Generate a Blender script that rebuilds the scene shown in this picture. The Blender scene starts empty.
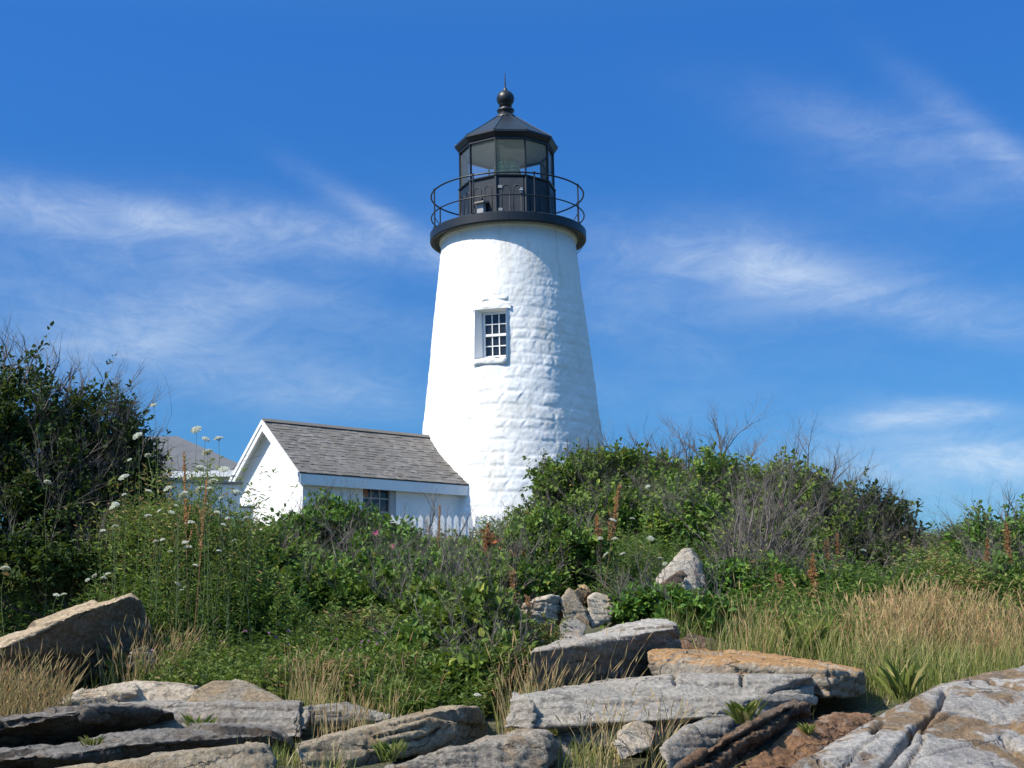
import bpy, bmesh, math, random
import numpy as np
from mathutils import Vector, Matrix
from mathutils.bvhtree import BVHTree
S = bpy.context.scene
COL = S.collection
rng = np.random.default_rng(7)
random.seed(7)
R = math.radians

# ------------------------------------------------------------------ camera
F_PX = 1420.0
PITCH, ROLL = R(10.45), R(1.15)
K = 1.235                    # metres per unit of the distances written below
fwd = np.array([0, math.cos(PITCH), math.sin(PITCH)])
r0 = np.array([1.0, 0, 0]); u0 = np.array([0, -math.sin(PITCH), math.cos(PITCH)])
rgt = r0*math.cos(ROLL) - u0*math.sin(ROLL)
upv = u0*math.cos(ROLL) + r0*math.sin(ROLL)
cam = bpy.data.cameras.new('camera'); camo = bpy.data.objects.new('camera', cam); COL.objects.link(camo)
cam.sensor_width = 36; cam.sensor_fit = 'HORIZONTAL'; cam.lens = 36*F_PX/1024
cam.clip_start = 0.1; cam.clip_end = 20000
m = Matrix((tuple(rgt)+(0,), tuple(upv)+(0,), tuple(-fwd)+(0,), (0,0,0,1))).transposed()
camo.matrix_world = m
S.camera = camo

# ------------------------------------------------------------------ sun, exposure
SUN_AZ = R(-119)            # clockwise from +Y
SUN_EL = R(50)
sun_dir = np.array([math.sin(SUN_AZ)*math.cos(SUN_EL), math.cos(SUN_AZ)*math.cos(SUN_EL), math.sin(SUN_EL)])
sl = bpy.data.lights.new('sun', 'SUN'); sl.energy = 5.0; sl.angle = R(0.53); sl.color = (1, .93, .80)
so = bpy.data.objects.new('sun', sl); COL.objects.link(so); so.location = (-20, -10, 40)
so.rotation_euler = Vector(tuple(sun_dir)).to_track_quat('Z', 'Y').to_euler()
S.view_settings.view_transform = 'Standard'; S.view_settings.look = 'None'
S.view_settings.exposure = 0.42; S.view_settings.gamma = 1
S.render.engine = 'CYCLES'
S.cycles.max_bounces = 6; S.cycles.transparent_max_bounces = 12
S.cycles.use_denoising = True

def P(px, py, Y):
    return PW(px, py, Y*K)
def PW(px, py, Y):
    """world point that the photo's pixel shows on the vertical plane at distance Y"""
    d = fwd*F_PX + rgt*(px-512) + upv*(384-py)
    return d*(Y/d[1])
def DIR(px, py):
    d = fwd*F_PX + rgt*(px-512) + upv*(384-py)
    return d/np.linalg.norm(d)
def cdepth(p): return float(np.dot(p, fwd))

# ------------------------------------------------------------------ node helpers
class NT:
    def __init__(s, tree): s.t = tree; s.n = tree.nodes; s.l = tree.links
    def node(s, typ, **kw):
        n = s.n.new(typ)
        for k, v in kw.items(): setattr(n, k, v)
        return n
    def link(s, a, b): s.l.new(a, b)
    def setin(s, sock, v):
        if hasattr(v, 'is_output') or isinstance(v, bpy.types.NodeSocket): s.l.new(v, sock)
        else:
            if isinstance(v, (tuple, list)) and len(v) == 3 and sock.type == 'RGBA': v = tuple(v)+(1,)
            sock.default_value = v
    def math(s, op, a, b=0.0, c=None, clamp=False):
        n = s.node('ShaderNodeMath', operation=op, use_clamp=clamp)
        s.setin(n.inputs[0], a); s.setin(n.inputs[1], b)
        if c is not None: s.setin(n.inputs[2], c)
        return n.outputs[0]
    def mix(s, f, a, b, mode='MIX'):
        n = s.node('ShaderNodeMix', data_type='RGBA', blend_type=mode)
        s.setin(n.inputs[0], f); s.setin(n.inputs[6], a); s.setin(n.inputs[7], b)
        return n.outputs[2]
    def noise(s, vec, scale, detail=4, rough=.55, dist=0.0, out=0):
        n = s.node('ShaderNodeTexNoise')
        if vec is not None: s.link(vec, n.inputs['Vector'])
        n.inputs['Scale'].default_value = scale; n.inputs['Detail'].default_value = detail
        n.inputs['Roughness'].default_value = rough; n.inputs['Distortion'].default_value = dist
        return n.outputs[out]
    def map(s, vec, scale=(1,1,1), rot=(0,0,0), loc=(0,0,0)):
        n = s.node('ShaderNodeMapping'); s.link(vec, n.inputs[0])
        n.inputs['Scale'].default_value = scale; n.inputs['Rotation'].default_value = rot; n.inputs['Location'].default_value = loc
        return n.outputs[0]
    def ss(s, v, lo, hi):
        n = s.node('ShaderNodeMapRange', interpolation_type='SMOOTHSTEP')
        s.setin(n.inputs[0], v); n.inputs[1].default_value = lo; n.inputs[2].default_value = hi
        return n.outputs[0]
    def ramp(s, f, stops):
        n = s.node('ShaderNodeValToRGB'); s.setin(n.inputs[0], f)
        e = n.color_ramp.elements
        while len(e) < len(stops): e.new(.5)
        for k, (p, c) in enumerate(stops): e[k].position = p; e[k].color = tuple(c)+(1,)
        return n.outputs[0]
    def bump(s, h, strength=.4, dist=.02):
        n = s.node('ShaderNodeBump'); n.inputs['Strength'].default_value = strength; n.inputs['Distance'].default_value = dist
        s.link(h, n.inputs['Height']); return n.outputs[0]

def new_mat(name):
    mt = bpy.data.materials.new(name); mt.use_nodes = True
    t = NT(mt.node_tree); b = t.n['Principled BSDF']
    return mt, t, b
def obco(t): return t.node('ShaderNodeTexCoord').outputs['Object']
def attr(t, name, out='Fac'):
    n = t.node('ShaderNodeAttribute', attribute_name=name); return n.outputs[out]

# ------------------------------------------------------------------ world
W = bpy.data.worlds.new('World'); S.world = W; W.use_nodes = True
t = NT(W.node_tree); t.n.clear()
SKY_STRENGTH = 0.10
sky = t.node('ShaderNodeTexSky', sky_type='NISHITA', sun_disc=False)
sky.sun_elevation = SUN_EL; sky.sun_rotation = SUN_AZ % (2*math.pi)
sky.air_density = 1.0; sky.dust_density = 0.35; sky.ozone_density = 3.5; sky.altitude = 0
gm = t.node('ShaderNodeHueSaturation'); t.link(sky.outputs[0], gm.inputs['Color'])
gm.inputs['Saturation'].default_value = 1.22; gm.inputs['Value'].default_value = 1.0
dirv = t.node('ShaderNodeTexCoord').outputs['Generated']
sep = t.node('ShaderNodeSeparateXYZ'); t.link(dirv, sep.inputs[0])
dx, dy, dz = sep.outputs
grade = t.ramp(dz, [(.08, (.31, .60, .845)), (.21, (.355, .68, .955)), (.41, (.43, .845, 1.25)), (.55, (1.0, 1.35, 1.5)), (.72, (4.0, 3.35, 2.65))])  # sky tint by height; the band above the view is brightened as added fill
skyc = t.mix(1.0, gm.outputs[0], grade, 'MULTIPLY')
# wind-blown cirrus: soft patches of the sky dome filled with streaky noise
CLOUDS = [  # px, py, half-width px, half-height px, slope (px down per px right), density
    (70, 208, 210, 20, .09, .40), (240, 230, 240, 24, .11, .40), (382, 218, 60, 14, .55, .62), (345, 235, 130, 26, .18, .34), (110, 235, 160, 26, .05, .30),
    (180, 308, 110, 22, -.12, .30), (290, 292, 150, 26, .28, .24), (110, 352, 110, 26, -.28, .34), (320, 392, 120, 24, .08, .36), (70, 300, 200, 50, .1, .14), (230, 370, 200, 40, .1, .16),
    (720, 262, 140, 40, .10, .34), (800, 280, 260, 24, .16, .34), (760, 250, 60, 30, .3, .22), (960, 318, 150, 24, .14, .34), (660, 300, 120, 30, .1, .2),
    (890, 140, 140, 30, .22, .34), (1000, 150, 70, 20, .7, .42), (930, 190, 140, 30, .1, .18), (650, 345, 100, 20, .3, .16),
    (900, 418, 66, 12, -.05, 1.0), (960, 408, 80, 9, .06, .6), (985, 460, 130, 24, .0, 1.0), (650, 398, 150, 30, .1, .18), (880, 490, 260, 40, 0, .22), (690, 345, 160, 30, .1, .10), (150, 330, 240, 80, .1, .22), (960, 450, 160, 60, 0, .22), (880, 300, 200, 60, .1, .14)]
tot = None
for (px, py, hw, hh, sl_, dn) in CLOUDS:
    c = DIR(px, py); ex = DIR(px+hw, py+hw*sl_) - c; rx = np.linalg.norm(ex)
    rz = np.linalg.norm(DIR(px, py+hh) - c)
    slope = ex[2]/ex[0]
    a = t.math('SUBTRACT', dx, float(c[0])); b_ = t.math('SUBTRACT', dz, float(c[2]))
    b_ = t.math('SUBTRACT', b_, t.math('MULTIPLY', a, float(slope)))
    a = t.math('DIVIDE', a, float(rx)); b_ = t.math('DIVIDE', b_, float(rz))
    d2 = t.math('ADD', t.math('MULTIPLY', a, a), t.math('MULTIPLY', b_, b_))
    g = t.math('MULTIPLY', t.math('POWER', 2.718, t.math('MULTIPLY', d2, -1.1)), dn)
    tot = g if tot is None else t.math('ADD', tot, g)
v1 = t.map(dirv, (4, 4, 13), (0, R(12), 0))
wisp = t.noise(v1, 1.5, 10, .66, .9)
v2 = t.map(dirv, (13, 13, 30), (0, R(24), 0))
fine = t.noise(v2, 1.7, 8, .7, .9)
st = t.math('ADD', t.math('MULTIPLY', wisp, .58), t.math('MULTIPLY', fine, .50))
dens = t.math('MULTIPLY', t.math('MULTIPLY', t.ss(st, .38, .80), tot), .52)
dens = t.math('ADD', dens, t.math('MULTIPLY', tot, .20))
dens = t.math('MULTIPLY', dens, t.math('GREATER_THAN', dy, 0.0))
dens = t.math('MINIMUM', t.math('MULTIPLY', dens, .95), .8)
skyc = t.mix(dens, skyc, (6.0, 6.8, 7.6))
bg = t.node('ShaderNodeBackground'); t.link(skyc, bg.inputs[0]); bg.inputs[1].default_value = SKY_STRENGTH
ow = t.node('ShaderNodeOutputWorld'); t.link(bg.outputs[0], ow.inputs[0])

# ------------------------------------------------------------------ numpy noise
def _h(ix, iy, iz, s):
    v = np.sin(ix*127.1 + iy*311.7 + iz*74.7 + s*53.3)*43758.5453
    return v - np.floor(v)
def vnoise(p, seed=0):
    p = np.asarray(p, float); i = np.floor(p); f = p - i; u = f*f*(3-2*f)
    r = 0
    for a in (0, 1):
        wa = u[:, 0] if a else 1-u[:, 0]
        for b in (0, 1):
            wb = u[:, 1] if b else 1-u[:, 1]
            for c in (0, 1):
                wc = u[:, 2] if c else 1-u[:, 2]
                r = r + wa*wb*wc*_h(i[:, 0]+a, i[:, 1]+b, i[:, 2]+c, seed)
    return r*2-1
def fbm(p, seed=0, o=4, g=.5):
    p = np.asarray(p, float); r = 0; a = 1; s = 0
    for k in range(o):
        r = r + a*vnoise(p*(2.03**k) + k*17.3, seed+k); s += a; a *= g
    return r/s

# ------------------------------------------------------------------ object helpers
def tag(o, label=None, cat=None, group=None, kind=None):
    if label: o['label'] = label
    if cat: o['category'] = cat
    if group: o['group'] = group
    if kind: o['kind'] = kind
    return o
def empty(name, loc, label, cat, group=None):
    o = bpy.data.objects.new(name, None); o.empty_display_size = .2
    o.location = tuple(loc); COL.objects.link(o)
    return tag(o, label, cat, group)
def origin_of(o):
    v = np.zeros(3)
    while o is not None:
        v = v + np.array(o.location); o = o.parent
    return v
def link(name, me, mat, parent=None, loc=None):
    """mesh given in world coordinates; stored relative to its parent or its own base"""
    o = bpy.data.objects.new(name, me)
    if mat: me.materials.append(mat)
    off = origin_of(parent) if parent is not None else np.array(loc if loc is not None else (0, 0, 0), float)
    if np.any(off): me.transform(Matrix.Translation(tuple(-off)))
    if parent is not None: o.parent = parent
    else: o.location = tuple(off)
    COL.objects.link(o); return o
def np_mesh(name, V, faces, smooth=False, tint=None):
    """V (n,3); faces list of int arrays, each (m,k)"""
    me = bpy.data.meshes.new(name)
    V = np.ascontiguousarray(V, np.float32)
    me.vertices.add(len(V)); me.vertices.foreach_set('co', V.ravel())
    if not isinstance(faces, (list, tuple)): faces = [faces]
    faces = [np.asarray(f, np.int32) for f in faces if len(f)]
    li = np.concatenate([f.ravel() for f in faces]); tot = np.concatenate([np.full(len(f), f.shape[1], np.int32) for f in faces])
    st = np.concatenate([[0], np.cumsum(tot)[:-1]]).astype(np.int32)
    me.loops.add(len(li)); me.loops.foreach_set('vertex_index', li)
    me.polygons.add(len(tot)); me.polygons.foreach_set('loop_start', st)
    try: me.polygons.foreach_set('loop_total', tot)
    except Exception: pass
    me.polygons.foreach_set('use_smooth', np.full(len(tot), smooth))
    if tint is not None:
        a = me.attributes.new('tint', 'FLOAT', 'POINT'); a.data.foreach_set('value', np.ascontiguousarray(tint, np.float32))
    me.update(calc_edges=True); me.validate()
    return me
class MB:
    """collects boxes, prisms, tubes and lathes into one mesh"""
    def __init__(s): s.V = []; s.F = {}; s.n = 0
    def add(s, V, F):
        V = np.asarray(V, float); s.V.append(V)
        for f in F: s.F.setdefault(len(f), []).append([i+s.n for i in f])
        s.n += len(V); return s
    def box(s, c, ax, ay, az):
        c, ax, ay, az = (np.asarray(q, float) for q in (c, ax, ay, az))
        V = [c+i*ax+j*ay+k*az for k in (-1, 1) for j in (-1, 1) for i in (-1, 1)]
        return s.add(V, [(0,2,3,1), (4,5,7,6), (0,1,5,4), (2,6,7,3), (0,4,6,2), (1,3,7,5)])
    def prism(s, poly, d):
        """poly: 3-D outline, extruded by vector d"""
        poly = np.asarray(poly, float); n = len(poly); d = np.asarray(d, float)
        F = [tuple(range(n))[::-1], tuple(range(n, 2*n))] + [(i, (i+1) % n, n+(i+1) % n, n+i) for i in range(n)]
        return s.add(np.vstack([poly, poly+d]), F)
    def tube(s, pts, rad, k=8, cap=True, closed=False):
        pts = np.asarray(pts, float); n = len(pts); rad = np.broadcast_to(rad, (n,))
        V = []
        for i in range(n):
            if closed: tg = pts[(i+1) % n]-pts[i-1]
            else: tg = pts[min(i+1, n-1)]-pts[max(i-1, 0)]
            tg = tg/np.linalg.norm(tg)
            a = np.cross(tg, (0, 0, 1) if abs(tg[2]) < .9 else (1, 0, 0)); a /= np.linalg.norm(a); b = np.cross(tg, a)
            for j in range(k):
                q = 2*math.pi*j/k; V.append(pts[i]+rad[i]*(a*math.cos(q)+b*math.sin(q)))
        F = []
        for i in range(n if closed else n-1):
            for j in range(k):
                i2 = (i+1) % n
                F.append((i*k+j, i*k+(j+1) % k, i2*k+(j+1) % k, i2*k+j))
        if cap and not closed: F += [tuple(range(k))[::-1], tuple(range((n-1)*k, n*k))]
        return s.add(V, F)
    def lathe(s, c, prof, k=48, a0=0.0, cap=True):
        c = np.asarray(c, float); n = len(prof)
        V = [c+(r*math.sin(a0+2*math.pi*j/k), -r*math.cos(a0+2*math.pi*j/k), z) for r, z in prof for j in range(k)]
        F = [(i*k+j, i*k+(j+1) % k, (i+1)*k+(j+1) % k, (i+1)*k+j) for i in range(n-1) for j in range(k)]
        if cap: F += [tuple(range(k))[::-1], tuple(range((n-1)*k, n*k))]
        return s.add(V, F)
    def mesh(s, name, smooth=False):
        return np_mesh(name, np.vstack(s.V), [np.array(f) for f in s.F.values()], smooth)
    def build(s, name, mat, parent=None, loc=None, smooth=False, bevel=0):
        me = s.mesh(name, smooth)
        if bevel:
            bm = bmesh.new(); bm.from_mesh(me); bmesh.ops.recalc_face_normals(bm, faces=bm.faces)
            bmesh.ops.bevel(bm, geom=bm.edges[:], offset=bevel, segments=2, affect='EDGES', clamp_overlap=True)
            bm.to_mesh(me); bm.free()
        else:
            bm = bmesh.new(); bm.from_mesh(me); bmesh.ops.recalc_face_normals(bm, faces=bm.faces); bm.to_mesh(me); bm.free()
        return link(name, me, mat, parent, loc)

# ------------------------------------------------------------------ materials
def mat_white_masonry():
    mt, t, b = new_mat('whitewashed_stone'); co = obco(t)
    n1 = t.noise(co, 1.1, 6, .65); n2 = t.noise(co, 14, 4, .6); n3 = t.noise(t.map(co, (3, 3, .5)), 1.2, 5, .6)
    c = t.mix(t.ss(n1, .46, .70), (.80, .80, .785), (.735, .72, .67))
    c = t.mix(t.math('MULTIPLY', t.ss(n3, .55, .72), .55), c, (.60, .565, .48))
    t.link(c, b.inputs['Base Color']); b.inputs['Roughness'].default_value = .75
    h = t.math('ADD', n2, t.math('MULTIPLY', t.noise(co, 45, 3), .4))
    t.link(t.bump(h, .30, .02), b.inputs['Normal']); return mt
def mat_paint(name, col, rough=.6, var=.06, bump=.12):
    mt, t, b = new_mat(name); co = obco(t)
    n = t.noise(co, 2.3, 6, .65)
    d = tuple(max(0, q*(1-3*var)) for q in col)
    t.link(t.mix(t.ss(n, .4, .8), col, d), b.inputs['Base Color'])
    b.inputs['Roughness'].default_value = rough
    t.link(t.bump(t.noise(co, 30, 4), bump, .01), b.inputs['Normal']); return mt
def mat_glass():
    mt, t, b = new_mat('clear_glass')
    o = t.n['Material Output']; t.n.remove(b)
    tr = t.node('ShaderNodeBsdfTransparent'); tr.inputs[0].default_value = (.95, .98, .97, 1)
    gl = t.node('ShaderNodeBsdfGlossy'); gl.inputs['Roughness'].default_value = .03
    fr = t.node('ShaderNodeFresnel'); fr.inputs[0].default_value = 1.35
    mx = t.node('ShaderNodeMixShader'); t.link(fr.outputs[0], mx.inputs[0]); t.link(tr.outputs[0], mx.inputs[1]); t.link(gl.outputs[0], mx.inputs[2])
    df = t.node('ShaderNodeBsdfDiffuse'); df.inputs[0].default_value = (.72, .80, .80, 1)      # thin pale diffuse layer over the panes
    m2 = t.node('ShaderNodeMixShader'); m2.inputs[0].default_value = .07; t.link(mx.outputs[0], m2.inputs[1]); t.link(df.outputs[0], m2.inputs[2])
    t.link(m2.outputs[0], o.inputs[0]); return mt
def mat_shingle():
    mt, t, b = new_mat('weathered_shingle'); co = obco(t)
    n = t.noise(co, 3, 5, .6); f = attr(t, 'tint')
    c = t.ramp(f, [(0, (.135, .125, .115)), (.5, (.175, .162, .150)), (.85, (.215, .20, .185)), (1, (.215, .185, .155))])
    c = t.mix(t.ss(n, .35, .75), c, (.13, .115, .098))
    t.link(c, b.inputs['Base Color']); b.inputs['Roughness'].default_value = .9
    t.link(t.bump(t.noise(t.map(co, (1, 1, 1)), 40, 3), .4, .01), b.inputs['Normal']); return mt
def mat_leaf(name, stops, trans=.25, rough=.5, spec=.3):
    mt, t, b = new_mat(name); o = t.n['Material Output']
    oi = t.node('ShaderNodeObjectInfo'); hs = t.node('ShaderNodeHueSaturation'); t.link(t.ramp(attr(t, 'tint'), stops), hs.inputs['Color'])
    t.link(t.math('MULTIPLY_ADD', oi.outputs['Random'], -.045, .515), hs.inputs['Hue']); t.link(t.math('MULTIPLY_ADD', t.math('FRACT', t.math('MULTIPLY', oi.outputs['Random'], 7.3)), .5, .95), hs.inputs['Value'])
    c = hs.outputs[0]
    t.link(c, b.inputs['Base Color']); b.inputs['Roughness'].default_value = rough
    b.inputs['Specular IOR Level'].default_value = spec
    tl = t.node('ShaderNodeBsdfTranslucent'); t.link(t.mix(.5, c, (.25, .35, .03), 'MIX'), tl.inputs[0])
    mx = t.node('ShaderNodeMixShader'); mx.inputs[0].default_value = trans
    t.link(b.outputs[0], mx.inputs[1]); t.link(tl.outputs[0], mx.inputs[2]); t.link(mx.outputs[0], o.inputs[0]); return mt
def mat_tint(name, stops, rough=.85):
    mt, t, b = new_mat(name)
    t.link(t.ramp(attr(t, 'tint'), stops), b.inputs['Base Color']); b.inputs['Roughness'].default_value = rough; return mt
def mat_rock(name, a, b2, rust=(.30, .17, .07), rust_amt=.3, dark=(.055, .05, .047), dark_amt=.4, rust_lo=.50, rot=(0, 0, 0), up_col=None, up_amt=0, streak=7, bump=1.0, seed=0):
    warm = lambda c: (c[0]*.96, c[1]*.88, c[2]*.77)
    a, b2 = warm(a), warm(b2); up_col = warm(up_col) if up_col else None
    mt, t, b = new_mat(name); co = t.map(obco(t), loc=(seed*3.7, seed*1.9, seed*.7))
    wob = t.node('ShaderNodeVectorMath', operation='ADD'); t.link(co, wob.inputs[0])
    sc = t.node('ShaderNodeVectorMath', operation='SCALE'); t.link(t.noise(co, 2.6, 5, .6, out=1), sc.inputs[0]); sc.inputs['Scale'].default_value = .35; t.link(sc.outputs[0], wob.inputs[1])
    st = t.map(wob.outputs[0], (1, 1, streak*.7), rot)
    n1 = t.noise(co, 1.5, 9, .64, .4); n2 = t.noise(st, 1.3, 9, .68, .3); n3 = t.noise(co, 32, 6, .75); n4 = t.noise(co, 2.3, 9, .62, .8); n5 = t.noise(co, 7, 8, .7)
    c = t.mix(t.ss(t.math('ADD', t.math('MULTIPLY', n1, .45), t.math('MULTIPLY', n2, .55)), .40, .60), b2, a)
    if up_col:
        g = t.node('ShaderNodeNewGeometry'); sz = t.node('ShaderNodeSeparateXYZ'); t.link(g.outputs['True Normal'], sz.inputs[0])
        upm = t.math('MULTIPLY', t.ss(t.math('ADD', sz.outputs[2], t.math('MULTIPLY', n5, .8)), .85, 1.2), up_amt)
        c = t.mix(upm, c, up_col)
    c = t.mix(t.math('MULTIPLY', t.ss(n4, rust_lo, rust_lo+.07), rust_amt), c, t.mix(t.ss(n5, .35, .65), rust, tuple(q*.55 for q in rust)))
    c = t.mix(t.math('MULTIPLY', t.ss(n2, .54, .66), dark_amt), c, dark)
    vo = t.node('ShaderNodeTexVoronoi', feature='DISTANCE_TO_EDGE'); t.link(t.map(wob.outputs[0], (.8, .8, 2.2), rot), vo.inputs['Vector']); vo.inputs['Scale'].default_value = 1.5
    crack = t.math('MULTIPLY', t.ss(vo.outputs['Distance'], .022, .004), t.ss(n1, .50, .60))
    c = t.mix(t.math('MULTIPLY', crack, .45), c, dark)
    c = t.mix(t.math('MULTIPLY', t.ss(n5, .575, .61), .40), c, t.mix(.5, c, (.44, .43, .39)))
    c = t.mix(t.math('MULTIPLY', t.ss(t.noise(co, 5, 8, .7, .3), .59, .62), .45), c, dark)
    sp = t.math('MULTIPLY_ADD', t.ss(n3, .32, .68), .64, .66)
    vm = t.node('ShaderNodeVectorMath', operation='SCALE'); t.link(c, vm.inputs[0]); t.link(sp, vm.inputs['Scale'])
    t.link(vm.outputs[0], b.inputs['Base Color']); b.inputs['Roughness'].default_value = .9; b.inputs['Specular IOR Level'].default_value = .2
    h = t.math('ADD', t.math('MULTIPLY', n2, .9), t.math('ADD', t.math('MULTIPLY', n3, .30), t.math('MULTIPLY', n5, .6)))
    h = t.math('SUBTRACT', h, t.math('MULTIPLY', crack, .8))
    t.link(t.bump(h, bump, .06), b.inputs['Normal']); return mt
M = {}
M['white'] = mat_white_masonry()
M['stucco'] = mat_paint('white_stucco', (.80, .80, .79), .8, .03, .35)
M['trim'] = mat_paint('white_trim_paint', (.80, .80, .79), .55, .03, .08)
M['iron'] = mat_paint('black_iron_paint', (.011, .014, .019), .42, .15, .15)
M['iron2'] = mat_paint('grey_black_iron_paint', (.014, .018, .025), .45, .15, .1)
M['steel'] = mat_paint('galvanised_steel', (.35, .36, .37), .4, .1, .1)
M['glass'] = mat_glass()
M['darkglass'] = mat_paint('dark_window_glass', (.02, .026, .035), .08, .1, .0)
M['ceiling'] = mat_paint('lantern_ceiling_paint', (.90, .93, .89), .6, .05, .1)
M['shingle'] = mat_shingle()
M['asphalt_roof'] = mat_paint('grey_asphalt_roof', (.105, .108, .116), .9, .1, .3)
M['rustred'] = mat_paint('rust_red', (.30, .10, .04), .7, .1, .1)
M['cap'] = mat_paint('weathered_grey_cap', (.30, .28, .25), .85, .1, .3)
M['twig'] = mat_paint('bare_twig_bark', (.10, .08, .065), .9, .1, .1)
M['greytwig'] = mat_paint('grey_dead_twig', (.15, .128, .112), .9, .1, .1)
M['stem'] = mat_paint('green_stem', (.075, .11, .035), .7, .1, 0)
M['umbel'] = mat_tint('umbel_petals', [(0, (.34, .38, .20)), (.4, (.58, .57, .42)), (1, (.76, .74, .62))])
M['dock'] = mat_tint('rusty_dock_seed', [(0, (.24, .11, .04)), (.6, (.46, .24, .09)), (1, (.55, .34, .15))])
M['pink'] = mat_paint('pink_petals', (.62, .10, .22), .6, .1, 0)
M['hip'] = mat_paint('yellow_rose_hip', (.55, .36, .04), .5, .1, 0)
G_ROSE = [(0, (0.030, 0.070, 0.014)), (.4, (0.068, 0.135, 0.023)), (.8, (0.119, 0.200, 0.032)), (.95, (0.216, 0.250, 0.040)), (1, (0.351, 0.250, 0.057))]
G_DARK = [(0, (.013, .026, .009)), (.5, (.028, .050, .014)), (.85, (.055, .090, .022)), (1, (.13, .075, .03))]
G_HERB = [(0, (.030, .062, .014)), (.45, (.068, .122, .025)), (.8, (.120, .170, .040)), (.94, (.20, .18, .068)), (1, (.20, .12, .06))]
G_GRASS = [(0, (.065, .100, .022)), (.45, (.130, .165, .035)), (.75, (.22, .22, .070)), (1, (.44, .35, .17))]
G_DRY = [(0, (.20, .19, .075)), (.35, (.40, .31, .15)), (.75, (.56, .42, .22)), (1, (.50, .27, .16))]
M['rose'] = mat_leaf('rose_leaves', G_ROSE, .22, .55, .22)
M['bay'] = mat_leaf('bayberry_leaves', G_DARK, .15, .6, .15)
M['herb'] = mat_leaf('herb_leaves', G_HERB, .25, .6, .2)
M['withered'] = mat_leaf('withered_leaves', [(0, (.16, .06, .02)), (.6, (.30, .13, .05)), (1, (.42, .22, .08))], .2, .8, .1)
M['weed'] = mat_leaf('sunlit_weed_leaves', [(p_, tuple(q_*1.35 for q_ in c_)) for p_, c_ in G_HERB], .28, .65, .15)  # herb greens brightened so weeds standing in shadow look sunlit
M['grass'] = mat_leaf('grass_blades', G_GRASS, .25, .55, .25)
M['dry'] = mat_leaf('dry_grass_blades', G_DRY, .2, .7, .15)

# ------------------------------------------------------------------ terrain
_pY = np.array([-60, -14, -6, 0, 5, 7, 8.5, 10, 11.5, 13, 16, 20, 25, 28, 60, 140, 260, 420])*K
_pZ = [-16, -9.5, -4, -1.9, -1.45, -.92, -.72, -.46, -.08, .26, .82, 1.35, 1.72, 1.85, 2.1, 1.5, -4, -14]
def gz(x, y):
    x = np.asarray(x, float); y = np.asarray(y, float)
    z = np.interp(y, _pY, _pZ)
    z = z - np.clip((np.abs(x)-45)/60, 0, 3)**1.3*7
    q = np.stack([x*.45, y*.45, np.zeros_like(x)], -1).reshape(-1, 3)
    z = z + (fbm(q, 3, 3)*.14).reshape(x.shape)
    return z
def G(px, py):
    d = DIR(px, py); tt = np.arange(3, 110, .05)
    z = gz(d[0]*tt, d[1]*tt); hit = np.nonzero(d[2]*tt < z)[0]
    tq = tt[hit[0]] if len(hit) else 60
    return np.array([d[0]*tq, d[1]*tq, float(gz(d[0]*tq, d[1]*tq))])
xs = np.concatenate([np.linspace(-320, -22, 40)[:-1], np.linspace(-22, 22, 180), np.linspace(22, 320, 40)[1:]])
ys = np.concatenate([np.linspace(-60, 3, 30)[:-1], np.linspace(3, 44, 180), np.linspace(44, 520, 50)[1:]])
X, Y = np.meshgrid(xs, ys); Z = gz(X, Y)
V = np.stack([X, Y, Z], -1).reshape(-1, 3); nx, ny = len(xs), len(ys)
ii = (np.arange(ny-1)[:, None]*nx + np.arange(nx-1)[None]).ravel()
me = np_mesh('ground', V, np.stack([ii, ii+1, ii+1+nx, ii+nx], 1), True)
mt, t, b = new_mat('grassy_soil'); co = obco(t)
c = t.ramp(t.noise(co, .8, 8, .65), [(.3, (.035, .042, .016)), (.5, (.055, .055, .022)), (.7, (.10, .078, .045))])
c = t.mix(t.ss(t.noise(co, 9, 5, .7), .5, .7), c, (.03, .035, .014))
c = t.mix(t.ss(t.noise(co, 38, 5, .7), .52, .62), c, (.17, .14, .09))
t.link(c, b.inputs['Base Color']); b.inputs['Roughness'].default_value = .95
t.link(t.bump(t.noise(co, 12, 6, .7), .8, .06), b.inputs['Normal'])
tag(link('ground', me, mt), kind='structure')
mt, t, b = new_mat('sea_water'); co = obco(t)
b.inputs['Base Color'].default_value = (.01, .045, .075, 1); b.inputs['Roughness'].default_value = .12
t.link(t.bump(t.noise(t.map(co, (1, 2, 1)), .5, 6, .6), .5, .4), b.inputs['Normal'])
a = 9000
me = np_mesh('sea', [(-a, -a, -9), (a, -a, -9), (a, a, -9), (-a, a, -9)], np.array([[0, 1, 2, 3]]))
tag(link('sea', me, mt), kind='structure')
# ================================================================== LIGHTHOUSE
YT = 35.8
XT = PW(512, 430, YT)[0]
def zrow(py, px, Y): return PW(px, py, Y)[2]
def rad_at(py, hw):
    p = PW(510, py, YT); return hw*cdepth(p)/F_PX*1.004, p[2]
rA, zA = rad_at(430, 88.5); rB, zB = rad_at(255, 68.5)
ZG = float(gz(XT, YT)) - .15                    # tower foot
slope = (rA-rB)/(zB-zA)
RG = 78*cdepth(PW(508, 235, YT))/F_PX            # gallery deck radius
ZD0 = zrow(217, 508, YT-RG); ZD1 = zrow(210.5, 508, YT-RG)   # deck underside edge / deck top
TOPZ = ZD0 + .02
def rtow(z): return rA - slope*(z-zA)
C0 = np.array([XT, YT, 0])
LH = empty('lighthouse', (XT, YT, ZG), 'white rubblestone lighthouse tower with black iron lantern and railed gallery', 'lighthouse')

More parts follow.
